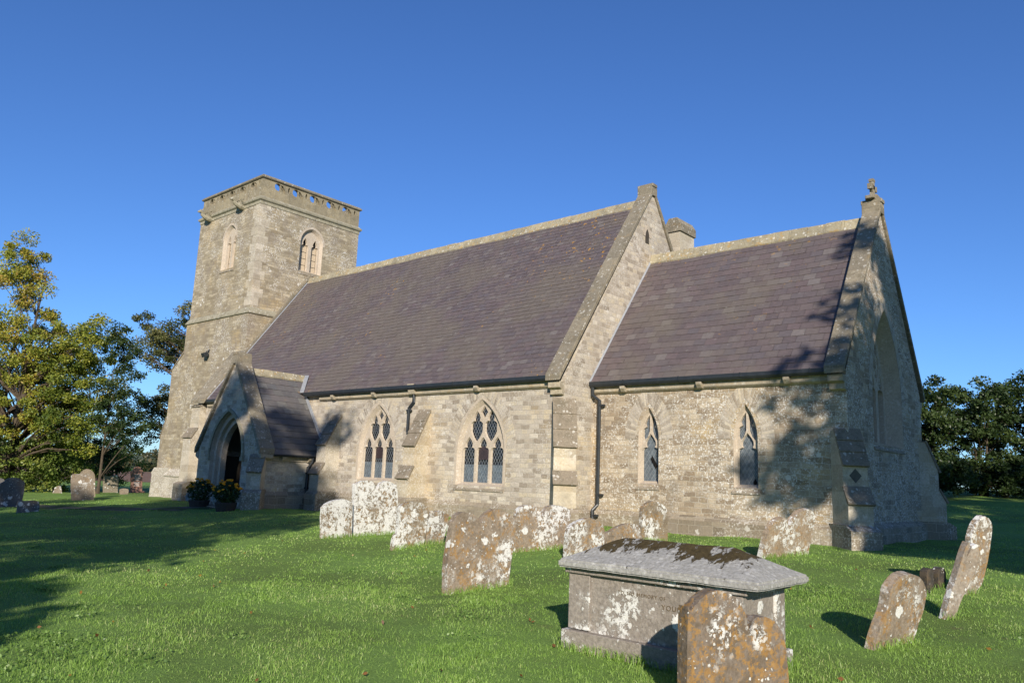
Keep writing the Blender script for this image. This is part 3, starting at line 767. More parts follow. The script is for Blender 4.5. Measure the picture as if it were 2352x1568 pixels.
for x in (9.88, 12.37, 17.57): corbel(x, 0, E1-.15, .85)
for x in (22.2, 24.68, 27.12): corbel(x, S, E2-.15, .85)
o = corbel(14.45, -.02, E1+.06, 1.75)
def pipe(pts, r, brk):
    m = MB(); m.tube(pts, r, 8); o = m.build('downpipe', M['gutter'], church, smooth=True)
    for (x, y, z) in brk:
        q = MB(); q.box(x-.11, x+.11, y-.045, y+.045, z-.03, z+.03); q.build('bracket', M['gutter'], o)
pipe([(14.50, -.10, 4.1), (14.50, -.10, 3.74), (14.28, -.10, 3.54), (14.27, -.10, 2.7)], .055, [(14.27, -.08, 3.45)])
yy = S-.11
pipe([(L1+.10, yy-.08, 4.1), (L1+.10, yy-.08, 3.86), (L1+.30, yy, 3.70), (L1+.30, yy, .62), (L1+.22, yy-.12, .45), (L1+.22, yy-.12, .0)], .058, [(L1+.38, yy, 3.55), (L1+.38, yy, .9), (L1+.30, yy-.12, .3)])
# -- chimney behind the nave gable
m = MB(); m.box(20.05, 20.62, 7.45, 8.55, 4, 10.86)
o = m.build('chimney', M['quoin'], church)
q = MB(); q.box(19.99, 20.68, 7.39, 8.61, 10.86, 11.0); q.prism([(19.99, 7.39, 11.0), (20.68, 7.39, 11.0), (20.68, 7.39, 11.16), (20.52, 7.39, 11.42), (20.15, 7.39, 11.42), (19.99, 7.39, 11.16)], (0, 1.22, 0)); q.build('chimney_cap', M['coping'], o, bevel=.02)
# -- small vent in the east face of the nave gable: flat, its inner shade painted dark
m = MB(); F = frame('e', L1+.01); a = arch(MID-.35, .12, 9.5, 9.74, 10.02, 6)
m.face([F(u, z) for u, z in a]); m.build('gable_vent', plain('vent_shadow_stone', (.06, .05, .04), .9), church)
voussoirs('e', L1+.004, MID-.35, .12, 9.74, 10.02, .0, .14, 'dress', 'vent_surround', .012)
# -- gable cross over the chancel
cx = XE-.17
m = MB(); m.box(cx-.16, cx+.16, MID-.16, MID+.16, 9.56, 9.74); m.box(cx-.12, cx+.12, MID-.30, MID+.30, 9.60, 9.70)
o = m.build('cross_base', M['coping'], church, bevel=.015)
m = MB(); m.box(cx-.055, cx+.055, MID-.065, MID+.065, 9.74, 10.22); m.box(cx-.055, cx+.055, MID-.2, MID+.2, 9.93, 10.05)
m.box(cx-.065, cx+.065, MID-.24, MID-.17, 9.91, 10.07); m.box(cx-.065, cx+.065, MID+.17, MID+.24, 9.91, 10.07); m.box(cx-.065, cx+.065, MID-.09, MID+.09, 10.17, 10.25)
for k in range(12):
    a0, a1 = 2*math.pi*k/12, 2*math.pi*(k+1)/12
    pts = [(cx-.04, MID+r_*math.cos(a), 9.99+r_*math.sin(a)) for a, r_ in ((a0, .11), (a0, .155), (a1, .155), (a1, .11))]
    m.prism(pts, (.08, 0, 0))
m.build('cross', M['coping'], o)

# -- porch
PX, PH, PY = 7.15, 2.20, -2.8
E3, RP = 1.76, 5.02; slP = (RP-E3)/(PH+.25)
m = MB(); F = frame('s', PY)
pa = arch(PX-.08, 1.18, -.8, 1.65, 3.34, 12)
m.sheet([F(PX-PH, -.8), F(PX+PH, -.8), F(PX+PH, E3+.2), F(PX, RP+.45), F(PX-PH, E3+.2)], [[F(u, z) for u, z in pa]], (0, -1, 0))
m.face([(PX+PH, PY, -.8), (PX+PH, 0, -.8), (PX+PH, 0, E3+.15), (PX+PH, PY, E3+.15)])
m.face([(PX-PH, 0, -.8), (PX-PH, PY, -.8), (PX-PH, PY, E3+.15), (PX-PH, 0, E3+.15)])
m.build('porch_wall', M['nave'], church)
m = MB(); m.face([(PX-PH+.3, PY+.45, -.2), (PX+PH-.3, PY+.45, -.2), (PX+PH-.3, -.02, -.2), (PX-PH+.3, -.02, -.2)]); m.build('porch_floor', M['plinth'], church)
orders = [(1.18, 3.34), (1.02, 3.14), (.86, 2.94)]
prev = pa
am = MB()
for i, (hw, za) in enumerate(orders[1:]):
    a = arch(PX-.08, hw, -.8, 1.65, za, 12); d0 = .14*i; d1 = .14*(i+1)
    am.band([F(u, z, d0) for u, z in prev], [F(u, z, d1) for u, z in prev], closed=False)
    am.sheet([F(u, z, d1) for u, z in prev], [[F(u, z, d1) for u, z in a]] if False else [], (0, -1, 0)) if False else None
    for j in range(len(a)-1): am.face([F(*prev[j], d1), F(*prev[j+1], d1), F(*a[j+1], d1), F(*a[j], d1)])
    prev = a
am.band([F(u, z, .28) for u, z in prev], [F(u, z, .50) for u, z in prev], closed=False)
am.build('arch_moulding', M['dress'], church)
hm = MB(); a_, b_ = offs_arch(PX-.08, 1.18, 1.65, 3.34, (.02, .13))
for j in range(len(a_)-1):
    hm.prism([F(*a_[j], -.07), F(*a_[j+1], -.07), F(*b_[j+1], -.07), F(*b_[j], -.07)], (0, .075, 0))
hm.box(PX-.08-1.34, PX-.08-1.16, PY-.09, PY, 1.50, 1.66); hm.box(PX-.08+1.16, PX-.08+1.34, PY-.09, PY, 1.50, 1.66)
hm.build('hood_mould', M['string'], church)
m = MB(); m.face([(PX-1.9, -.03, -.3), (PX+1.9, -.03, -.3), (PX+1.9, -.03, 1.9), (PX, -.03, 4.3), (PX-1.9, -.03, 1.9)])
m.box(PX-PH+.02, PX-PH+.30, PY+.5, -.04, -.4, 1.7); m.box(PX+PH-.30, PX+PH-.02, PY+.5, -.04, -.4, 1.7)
m.build('porch_interior', plain('porch_inner_shade', (.06, .05, .04), .9), church)  # lining coloured dark to stand for the shade inside the porch
m = MB(); m.box(PX-.75, PX+.65, -.10, -.035, -.2, 2.6); m.build('door', M['door'], church)
coping(PY, PY, 0, 0, 0, 0, 0) if False else None
m = MB(); zf = 1.98; zt = 5.56; yo = PH+.22
for s in (1, -1):
    X = lambda x: PX+s*x
    m.prism([(X(yo), PY-.10, zf-.22), (X(yo), PY-.10, zf), (X(0), PY-.10, zt), (X(0), PY-.10, zt-.26)], (0, .62, 0))
m.box(PX-.20, PX+.20, PY-.11, PY+.53, zt-.36, zt-.02); m.box(PX-.13, PX+.13, PY-.13, PY+.55, zt-.02, zt+.09)
m.build('gable_coping', M['coping'], church, bevel=.018)
for s in (1, -1):
    m = MB(); x0 = PX+s*PH
    m.prism([(x0, PY-.02, E3-.22), (x0+s*.22, PY-.02, E3-.12), (x0+s*.22, PY-.02, zf-.22), (x0, PY-.02, zf-.1)], (0, .5, 0)); m.build('kneeler', M['cornice'], church)
def pr_plane(s):
    d = Vector((-s*(PH+.25), 0, RP-E3)); Lp = d.length; d.normalize()
    return (lambda u, v: Vector((PX+s*(PH+.25), u, E3))+d*v), Lp
for s in (1, -1):
    P, Lp = pr_plane(s); n = int(round(Lp/.30)); mm = MB(); nrm = Vector((s*(RP-E3), 0, PH+.25)).normalized()
    for i in range(n):
        v0, v1 = Lp*i/n, Lp*(i+1)/n+.01; zc = P(0, v0).z
        yb = max(-.0, (zc-E1)/slN-.24) if zc > E1-.1 else 0.0
        ya = PY+.5
        u = ya-(.21 if i % 2 else 0)
        while u < yb+.15:
            a_, b_ = max(u, ya)+.003, u+.42-.003; u += .42
            b0 = min(b_, yb+.02); b1 = min(b_, yb+.22)
            if b0-a_ < .03: continue
            lf = .018+random.uniform(-.003, .009); t_ = random.random()
            p = [P(a_, v0)+nrm*lf, P(b0, v0)+nrm*lf, P(b1, v1)+nrm*.003, P(a_, v1)+nrm*.003]
            if (p[1]-p[0]).cross(p[3]-p[0]).dot(nrm) < 0: p = p[::-1]
            mm.face(p, None, t_); mm.face([P(a_, v0)-nrm*.004, P(b0, v0)-nrm*.004, P(b0, v0)+nrm*lf, P(a_, v0)+nrm*lf], None, t_)
    mm.face([P(PY+.5, 0)-nrm*.05, P(-.02, 0)-nrm*.05, P(.3, Lp)-nrm*.05, P(PY+.5, Lp)-nrm*.05])
    mm.build('porch_roof', M['slate_p'], church)
ridge((PX, PY+.5, RP), (PX, .46, RP), (1, 0, 0), .22, .10)
def zroof(x): return RP-(abs(x-PX))*slP
m = MB()
xa, xb = PX+.05, PX+(RP-E1)/slP
yv = lambda z: (z-E1)/slN-.24
a = Vector((xa+.02, yv(RP)-.02, RP+.05)); b = Vector((xb+.06, -.26, E1+.02))
m.prism([a, a+Vector((.26, .0, .0)), a+Vector((.26, .02, .05)), a+Vector((0, 0, .05))], b-a)
a = Vector((xb+.06, -.03, E1+.0)); b = Vector((PX+2.05, -.03, zroof(PX+2.05)+.06))
m.prism([a, a+Vector((.10, 0, .06)), a+Vector((.10, -.05, .06)), a+Vector((0, -.05, 0))], b-a); m.build('flashing', M['lead'], church)
gx = PX+PH
m = MB(); m.prism([(gx, PY+.55, E3+.05), (gx+.12, PY+.55, E3-.04), (gx+.26, PY+.55, E3-.04), (gx+.30, PY+.55, E3+.02), (gx+.2, PY+.55, E3+.06)], (0, -PY-.6, 0)); m.build('gutter', M['gutter'], church)
m = MB(); m.prism([(gx, PY+.5, E3-.22), (gx+.05, PY+.5, E3-.20), (gx+.05, PY+.5, E3-.05), (gx, PY+.5, E3-.02)], (0, -PY-.55, 0)); m.build('cornice', M['cornice'], church)
for y in (-1.9, -.75):
    m = MB(); m.prism([(gx, y, E3-.03), (gx+.2, y, E3-.05), (gx+.2, y, E3-.12), (gx+.1, y, E3-.22), (gx, y, E3-.22)], (0, .16, 0)); m.build('corbel', M['cornice'], church)
pipe([(gx+.22, -.62, E3), (gx+.22, -.62, E3-.2), (gx+.09, -.72, E3-.4), (gx+.09, -.72, .35), (gx+.16, -.74, .2), (gx+.16, -.74, -.3)], .055, [(gx+.09, -.72, 1.15), (gx+.09, -.72, .6), (gx+.14, -.74, .0)])
buttress(PX+PH-.05, PY+.05, r2, -r2, .50, -.8, .50, .42, 1.14, .10, 1.62, 1.72, slabs=1)
plinth_run((PX+PH, PY+.2, 0), (PX+PH, 0, 0), (1, 0, 0), .42)
plinth_run((PX-PH, PY, 0), (PX-1.3, PY, 0), (0, -1, 0), .35); plinth_run((PX+1.14, PY, 0), (PX+PH, PY, 0), (0, -1, 0), .35)
m = MB(); m.box(PX-1.25, PX+1.1, PY-.55, PY+.4, -.5, -.18); m.build('doorstep', M['plinth'], church, bevel=.02)

# ------------------------------------------------------------------ churchyard stones
STONES = [
    ((20.09, -7.42, -0.24), 88, 0, 0.12, 'grave_white', 'h', 'small round-topped headstone crusted with white lichen, standing alone left of the tall twin-topped one',
     [(-0.0, 0.0), (-0.05, 0.62), (-0.01, 0.74), (0.13, 0.83), (0.33, 0.88), (0.53, 0.88), (0.68, 0.82), (0.73, 0.75), (0.77, 0.08)]),
    ((20.02, -6.53, -0.19), 84, 0, 0.12, 'grave_white', 'h', 'tallest twin-topped headstone, thick with white lichen, below the left nave window',
     [(0.0, -0.0), (-0.06, 1.09), (-0.02, 1.17), (0.11, 1.25), (0.27, 1.27), (0.43, 1.24), (0.56, 1.06), (0.62, 1.18), (0.7, 1.25), (0.85, 1.27), (1.0, 1.23), (1.12, 1.13), (1.18, 0.66), (1.17, 0.04)]),
    ((22.56, -7.5, -0.24), 82, 0, 0.12, 'grave_white', 'h', 'round-shouldered white-lichened headstone leaning left, second stone in front of the tall twin-topped one',
     [(-0.0, -0.0), (0.04, 0.27), (0.11, 0.36), (0.11, 0.8), (0.16, 0.88), (0.34, 0.95), (0.52, 0.96), (0.7, 0.9), (0.83, 0.78), (0.83, 0.72), (0.75, 0.04)]),
    ((22.63, -6.69, -0.2), 88, 0, 0.12, 'grave_mid', 'h', 'narrow ochre and white headstone tucked behind the leaning white one',
     [(-0.0, -0.0), (0.07, 0.68), (0.22, 0.71), (0.4, 0.73), (0.55, 0.67), (0.62, 0.59), (0.49, 0.03)]),
    ((26.69, -9.99, -0.35), 80, 0, 0.14, 'grave_mid', 'h', 'broad twin-topped headstone with orange and white lichen standing alone on the open lawn',
     [(0.01, 0.0), (0.0, 0.38), (0.04, 0.75), (0.05, 0.95), (0.09, 1.01), (0.14, 1.07), (0.24, 1.11), (0.38, 1.09), (0.5, 1.02), (0.56, 0.95), (0.63, 1.05), (0.76, 1.14), (0.88, 1.15), (1.03, 1.11), (1.16, 1.03), (1.22, 0.92), (1.2, 0.71), (1.15, 0.34), (1.13, 0.04)]),
    ((24.51, -6.05, -0.17), 78, 0, 0.12, 'grave_mid', 'h', 'wide ochre twin-topped headstone beside the nave corner buttress, left of the chest tomb',
     [(-0.0, 0.0), (0.0, 0.43), (0.02, 0.68), (0.1, 0.84), (0.22, 0.91), (0.39, 0.92), (0.55, 0.89), (0.66, 0.8), (0.70, 0.70), (0.82, 0.88), (0.99, 0.93), (1.2, 0.92), (1.36, 0.87), (1.47, 0.76), (1.43, 0.5), (1.3, 0.05)]),
    ((25.95, -6.22, -0.18), 80, 0, 0.12, 'grave_mid', 'h', 'round ochre-lichened headstone just behind the left end of the chest tomb',
     [(0.0, 0.01), (0.02, 0.28), (0.04, 0.54), (0.2, 0.68), (0.5, 0.77), (0.73, 0.74), (0.9, 0.66), (0.97, 0.54), (0.97, 0.4), (0.96, 0.07)]),
    ((26.01, -5.1, -0.12), 82, 0, 0.12, 'grave_mid', 'h', 'low lichened headstone half hidden behind the chest tomb lid',
     [(0.0, 0.0), (0.01, 0.28), (0.06, 0.4), (0.22, 0.46), (0.43, 0.54), (0.66, 0.59), (0.93, 0.58), (1.04, 0.51), (1.11, 0.31), (1.1, 0.05)]),
    ((25.33, -2.62, -0.02), 80, 0, 0.12, 'grave_white', 'h', 'tall single white-lichened headstone close to the chancel wall below its left window',
     [(-0.0, -0.0), (0.01, 0.65), (0.06, 0.79), (0.24, 0.89), (0.44, 0.91), (0.66, 0.85), (0.83, 0.71), (0.86, 0.38), (0.86, 0.04)]),
    ((28.37, -3.23, -0.04), 75, 22, 0.12, 'grave_ochre', 'h', 'twin-topped headstone leaning strongly to the right behind the chest tomb',
     [(-0.01, -0.0), (-0.06, 0.22), (-0.1, 0.46), (-0.07, 0.66), (0.04, 0.81), (0.2, 0.89), (0.35, 0.87), (0.42, 0.78), (0.48, 0.97), (0.6, 1.15), (0.8, 1.28), (0.96, 1.3), (1.09, 1.22), (1.18, 1.04), (1.27, 0.69), (1.35, 0.32), (1.36, 0.08)]),
    ((32.18, -9.29, -0.32), 75, 22, 0.11, 'grave_mid', 'h', 'round-topped headstone leaning right with white discs of lichen, alone in the grass at right',
     [(0.01, -0.0), (-0.02, 0.22), (-0.01, 0.45), (-0.07, 0.63), (-0.04, 0.72), (0.02, 0.81), (0.12, 0.87), (0.26, 0.91), (0.42, 0.91), (0.56, 0.85), (0.62, 0.79), (0.67, 0.6), (0.66, 0.46), (0.7, 0.21)]),
    ((32.3, -6.83, -0.21), 60, 24, 0.09, 'grave_grey', 'h', 'narrow leaning slab with a broken jagged top at the right edge',
     [(-0.0, 0.0), (-0.04, 0.22), (-0.06, 0.51), (-0.08, 0.73), (-0.08, 0.96), (-0.04, 0.96), (-0.02, 0.8), (0.01, 0.96), (0.09, 1.01), (0.17, 0.84), (0.18, 0.64), (0.15, 0.29), (0.15, 0.06)]),
    ((32.13, -4.82, -0.11), 70, 20, 0.1, 'grave_mid', 'h', 'tall weathered leaning headstone behind the jagged broken slab',
     [(-0.01, 0.0), (0.02, 0.29), (-0.06, 0.54), (-0.23, 0.71), (-0.25, 0.91), (-0.2, 1.06), (-0.11, 1.15), (0.02, 1.16), (0.14, 1.1), (0.22, 0.93), (0.3, 0.57), (0.32, 0.27), (0.24, 0.11)]),
    ((31.67, -4.99, -0.11), 70, 5, 0.12, 'stump_shade', 's', 'stone stump darkened by shade, left of the leaning slabs',
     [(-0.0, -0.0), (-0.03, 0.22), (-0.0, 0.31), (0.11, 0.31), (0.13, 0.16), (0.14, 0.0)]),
    ((31.67, -4.38, -0.09), 70, 5, 0.12, 'stump_shade', 's', 'smaller shade-darkened stone stump nearest the leaning slabs',
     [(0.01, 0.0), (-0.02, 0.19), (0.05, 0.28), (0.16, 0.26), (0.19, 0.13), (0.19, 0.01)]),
    ((31.87, -12.54, -0.38), 66, 0, 0.12, 'grave_front', 'h', 'brown twin-topped headstone with orange and white lichen in front of the chest tomb',
     [(-0.01, -0.14), (-0.01, 0.69), (0.02, 0.73), (0.1, 0.8), (0.18, 0.85), (0.27, 0.87), (0.35, 0.86), (0.42, 0.83), (0.48, 0.79), (0.53, 0.71), (0.57, 0.60), (0.59, 0.55), (0.63, 0.65), (0.7, 0.66), (0.78, 0.65), (0.85, 0.61), (0.92, 0.53), (0.94, 0.44), (0.96, 0.27), (0.99, -0.08)]),
    ((-3.0, -4.4, -0.48), 80, 0, 0.12, 'grave_plain', 'h', 'square-shouldered brown headstone at the shadow edge left of the porch',
     [(0.0, -0.0), (-0.14, 1.04), (0.16, 1.15), (0.26, 1.14), (0.44, 1.16), (0.6, 1.13), (0.73, 1.1), (0.89, 0.03)]),
    ((-6.2, -3.01, -0.49), 80, 0, 0.12, 'grave_plain', 'h', 'headstone with a pointed arch top directly behind the square-shouldered one',
     [(-0.0, 0.0), (-0.12, 0.99), (-0.03, 1.12), (0.07, 1.27), (0.25, 1.37), (0.46, 1.3), (0.61, 1.13), (0.67, 0.88), (0.78, 0.05)]),
    ((-16.84, 2.36, -0.65), 90, 0, 0.12, 'grave_plain2', 'h', 'plain flat-topped headstone between the pointed one and the red granite one',
     [(-0.0, 0.01), (-0.1, 0.98), (0.27, 1.02), (0.76, 1.05), (0.86, -0.0)]),
    ((-18.06, 4.55, -0.67), 90, 0, 0.16, 'granite', 'h', 'red granite headstone with a pointed top and pale inscription',
     [(-0.0, 0.0), (-0.02, 0.14), (-0.07, 0.95), (-0.14, 1.34), (0.01, 1.49), (0.09, 1.64), (0.25, 1.73), (0.43, 1.65), (0.6, 1.46), (0.64, 1.32), (0.64, 0.97), (0.72, 0.12), (0.73, -0.02)]),
    ((-11.58, 1.21, -0.55), 80, 0, 0.2, 'grave_plain', 's', 'very small pale block at the foot of the red granite headstone',
     [(0.0, -0.0), (-0.02, 0.31), (0.39, 0.32), (0.41, 0.01)]),
    ((-13.09, -1.83, -0.58), 80, 0, 0.12, 'grave_plain', 's', 'tilted broken piece of headstone by the hedge',
     [(-0.0, -0.0), (0.08, 0.19), (0.1, 0.32), (0.31, 0.42), (0.41, 0.32), (0.48, 0.02)]),
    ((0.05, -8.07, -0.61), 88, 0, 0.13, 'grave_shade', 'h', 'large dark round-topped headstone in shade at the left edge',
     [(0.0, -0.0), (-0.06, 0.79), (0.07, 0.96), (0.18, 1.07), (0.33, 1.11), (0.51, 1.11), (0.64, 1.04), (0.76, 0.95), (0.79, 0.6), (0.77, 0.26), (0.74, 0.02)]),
    ((-2.07, -7.82, -0.64), 88, 0, 0.13, 'grave_shade', 'h', 'shaded headstone cut off by the left edge of the picture, beside the large round one',
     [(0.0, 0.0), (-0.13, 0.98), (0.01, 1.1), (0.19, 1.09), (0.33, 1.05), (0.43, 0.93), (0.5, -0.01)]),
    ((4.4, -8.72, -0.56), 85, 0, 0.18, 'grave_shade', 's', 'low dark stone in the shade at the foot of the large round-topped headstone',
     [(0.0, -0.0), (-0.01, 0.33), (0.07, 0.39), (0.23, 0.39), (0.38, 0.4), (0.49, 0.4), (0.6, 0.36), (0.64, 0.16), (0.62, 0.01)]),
]
M['grave_plain2'] = grave_mat('headstone_smooth', (.27, .23, .17), .12, .05, .15)
RC_ = Vector((r0.x, r0.y, 0)).normalized()
def smooth_outline(p, n=4):
    """Catmull-Rom through the outline, corners at the foot kept"""
    q = []
    for i in range(len(p)-1):
        a = p[max(i-1, 0)]; b = p[i]; c = p[i+1]; d = p[min(i+2, len(p)-1)]
        for k in range(n):
            t = k/n
            f = lambda a, b, c, d: .5*(2*b+(c-a)*t+(2*a-5*b+4*c-d)*t*t+(3*b-a-3*c+d)*t**3)
            q.append((f(a[0], b[0], c[0], d[0]) + random.uniform(-.004, .004), f(a[1], b[1], c[1], d[1]) + random.uniform(-.004, .004)))
    q.append(p[-1]); return q
LEAN_DIR = (0.7477, 0.6640, 0.0)      # these stones all subside the same way, north-east
def headstone(A, phi, lean, th, mat, kind, label, pts):
    W = Vector((math.cos(R(phi)), math.sin(R(phi)), 0)); U = Vector((0, 0, 1))*math.cos(R(lean)) + Vector(LEAN_DIR)*math.sin(R(lean))
    b = U.dot(W); W = (W-b*U).normalized(); N = W.cross(U)
    p = smooth_outline(pts) if mat != 'granite' else list(pts)
    p = [(p[0][0], min(p[0][1], 0)-.28)] + p + [(p[-1][0], min(p[-1][1], 0)-.28)]
    m = MB(); P = [W*u+U*v for u, v in p]
    m.prism(P, -N*th)
    o = m.build('headstone' if kind == 'h' else 'stone_block', M[mat], None, bevel=.012)
    o.location = A
    tag(o, label, 'headstone' if kind == 'h' else 'stone', 'old headstones in the churchyard' if kind == 'h' else None)
    return o, W, U, N
for s in STONES:
    o, W, U, N = headstone(*s)
    if s[4] == 'granite':
        bpy.context.view_layer.update()
        A = Vector(s[0]); q = MB(); a = A+W*(-.10)-N*.30; 
        q.prism([a+Vector((0, 0, -.3)), a+W*.93+Vector((0, 0, -.3)), a+W*.93+Vector((0, 0, .12)), a+Vector((0, 0, .12))], N*.5); q.build('base', M['granite'], o)
        q = MB()
        for i in range(13):
            if i in (7,): continue
            z = 1.18-i*.062; hw = random.uniform(.13, .21); c = .31
            q.face([A+W*(c-hw)+U*z+N*.006, A+W*(c+hw)+U*z+N*.006, A+W*(c+hw)+U*(z+.025)+N*.006, A+W*(c-hw)+U*(z+.025)+N*.006])
        q.build('inscription', M['white'], o)

# -- chest tomb
tomb = tag(empty('chest_tomb', (30.8, -10.9, -.38)), 'grey stone chest tomb with a mossy hipped lid in the foreground', 'tomb')
tx0, tx1, ty0, ty1 = 29.85, 31.74, -11.34, -10.42
m = MB(); m.box(tx0+.03, tx1-.03, ty0+.03, ty1-.03, -.7, .395); m.build('body', M['tomb'], tomb)
for x in (tx0, tx1-.26):
    for y in (ty0, ty1-.2):
        m = MB(); m.box(x, x+.26, y, y+.2, -.2, .37); m.build('pilaster', M['tomb'], tomb, bevel=.008)
m = MB(); m.box(tx0-.05, tx1+.05, ty0-.05, ty1+.05, -.75, -.21); m.build('base', M['tomb'], tomb, bevel=.012)
m = MB(); m.box(tx0-.03, tx1+.05, ty0-.035, ty1+.035, .345, .40); m.build('moulding', M['tomb'], tomb, bevel=.01)
lx0, lx1, ly0, ly1 = tx0-.06, tx1+.20, ty0-.12, ty1+.09
m = MB(); zb, ze, zr = .405, .475, .715; ym = (ly0+ly1)/2
a = [(lx0, ly0), (lx1, ly0), (lx1, ly1), (lx0, ly1)]
m.face([(x, y, zb) for x, y in a][::-1])
for i in range(4):
    p, q = a[i], a[(i+1) % 4]; m.face([(*p, zb), (*q, zb), (*q, ze), (*p, ze)])
r1, r2_ = (30.24, ym, zr), (31.46, ym, zr)
m.face([(lx0, ly0, ze), (lx1, ly0, ze), r2_, r1]); m.face([(lx1, ly1, ze), (lx0, ly1, ze), r1, r2_])
m.face([(lx1, ly0, ze), (lx1, ly1, ze), r2_]); m.face([(lx0, ly1, ze), (lx0, ly0, ze), r1])
lid = m.build('lid', M['tomblid'], tomb, merge=True)
from mathutils import noise as mnoise
bm = bmesh.new(); bm.from_mesh(lid.data); bmesh.ops.bevel(bm, geom=[e for e in bm.edges], offset=.016, segments=2, affect='EDGES')
for k in range(3): bmesh.ops.subdivide_edges(bm, edges=[e for e in bm.edges if e.calc_length() > .05], cuts=1 if k else 3, use_grid_fill=True)
for v in bm.verts: v.co += mnoise.noise_vector(v.co*7)*.006 + mnoise.noise_vector(v.co*24)*.0028
bm.to_mesh(lid.data); bm.free()
# inscription on the south panel
fm = plain('worn_lettering', (.13, .095, .055), .9)
def text(body, x, z, size, name='inscription'):
    c = bpy.data.curves.new(name, 'FONT'); c.body = body; c.size = size; c.extrude = .001; c.space_character = 1.25
    t = bpy.data.objects.new(name, c); col.objects.link(t); bpy.context.view_layer.update()
    me = bpy.data.meshes.new_from_object(t.evaluated_get(bpy.context.evaluated_depsgraph_get())); bpy.data.objects.remove(t)
    o = bpy.data.objects.new(name, me); col.objects.link(o); me.materials.append(fm)
    o.matrix_world = Matrix.Translation((x, ty0+.026, z)) @ Matrix.Rotation(R(90), 4, 'X'); bpy.context.view_layer.update()
    o.parent = tomb; o.matrix_parent_inverse = Matrix.Translation(tomb.location).inverted(); return o
text('TO THE MEMORY OF', 30.43, .20, .047)
text('YOUNG', 30.92, .115, .066)
text('AGED', 31.17, .05, .036)

# -- flower tubs by the porch
leafG = leaf_mat('bedding_foliage', [(0, (.015, .035, .012)), (.6, (.035, .075, .022)), (1, (.07, .12, .04))])
leafS = leaf_mat('silver_foliage', [(0, (.30, .36, .38)), (1, (.55, .60, .62))], .15)
def leafquads(C, size, nrm_bias=None, tint=None, aspect=.55, name='foliage', mat=None, parent=None):
    """one small diamond face per leaf"""
    C = np.asarray(C, float); n = len(C)
    a = rng.normal(size=(n, 3)); a /= np.linalg.norm(a, axis=1)[:, None]
    b = rng.normal(size=(n, 3)); b -= (a*b).sum(1)[:, None]*a; b /= np.linalg.norm(b, axis=1)[:, None]
    s = np.asarray(size, float) if np.ndim(size) else np.full(n, size); s = (s*rng.uniform(.7, 1.3, n))[:, None]
    a = a*s; b = b*s*aspect
    V = np.empty((n, 4, 3)); V[:, 0] = C-a; V[:, 1] = C+b*.9-.15*a; V[:, 2] = C+a; V[:, 3] = C-b*.9-.15*a
    me = bpy.data.meshes.new(name); me.vertices.add(4*n); me.loops.add(4*n); me.polygons.add(n)
    me.vertices.foreach_set('co', V.reshape(-1).astype(np.float32)); me.loops.foreach_set('vertex_index', np.arange(4*n, dtype=np.int32))
    me.polygons.foreach_set('loop_start', np.arange(0, 4*n, 4, dtype=np.int32)); me.update()
    at = me.attributes.new('tint', 'FLOAT', 'FACE'); at.data.foreach_set('value', (tint if tint is not None else rng.uniform(0, 1, n)).astype(np.float32))
    o = bpy.data.objects.new(name, me); col.objects.link(o); me.materials.append(mat)
    if parent: setparent(o, parent)
    return o
bm = bmesh.new(); bmesh.ops.create_icosphere(bm, subdivisions=1, radius=.06)
for v in bm.verts: v.co *= random.uniform(.8, 1.15); v.co.z *= .65
blme = bpy.data.meshes.new('bloom'); bm.to_mesh(blme); bm.free(); blme.materials.append(plain('marigold_petals', (.70, .27, .01), .7, .25, 30))
wood = plain('dark_tub_wood', (.05, .042, .036), .85)
def planter(x, y, label, sx):
    z = gz(x, y); t = tag(empty('flower_planter', (x, y, z)), label, 'planter', 'flower tubs either side of the porch door')
    m = MB(); n = 14; rad = [(.30, -.1), (.33, .05), (.37, .20), (.38, .22), (.38, .28), (.34, .28), (.33, .24)]
    rg = [[(x+r*math.cos(2*math.pi*k/n), y+r*math.sin(2*math.pi*k/n), z+h) for k in range(n)] for r, h in rad]
    for i in range(len(rg)-1): m.band(rg[i], rg[i+1])
    m.face(rg[-1]); m.build('tub', wood, t)
    d = rng.normal(size=(900, 3)); d /= np.linalg.norm(d, axis=1)[:, None]; q = d*rng.uniform(.2, 1, (900, 1))**.4*[.46, .46, .42]+[x, y, z+.60]
    leafquads(q, .055, name='foliage', mat=leafG, parent=t)
    d = rng.normal(size=(450, 3)); d /= np.linalg.norm(d, axis=1)[:, None]; q = d*rng.uniform(.2, 1, (450, 1))**.4*[.2, .2, .2]+[x-.22, y-.22, z+.38]
    leafquads(q, .05, name='silver_foliage', mat=leafS, parent=t, aspect=.3)
    for k in range(32):
        a = random.uniform(0, 2*math.pi); e = random.uniform(-.1, 1.2); rr = .48
        b = bpy.data.objects.new('bloom', blme); col.objects.link(b)
        b.location = (x+rr*math.cos(e)*math.cos(a), y+rr*math.cos(e)*math.sin(a), z+.64+.42*math.sin(e)+random.uniform(-.04, .06)); b.scale = [random.uniform(.7, 1.25)]*3
        b.rotation_euler = (random.uniform(-.6, .6), random.uniform(-.6, .6), 0); setparent(b, t)
planter(6.75, -3.5, 'dark tub of orange marigolds on the left side of the porch door', .5)
planter(9.15, -3.75, 'dark tub of orange marigolds and silver leaves on the right side of the porch door', .4)

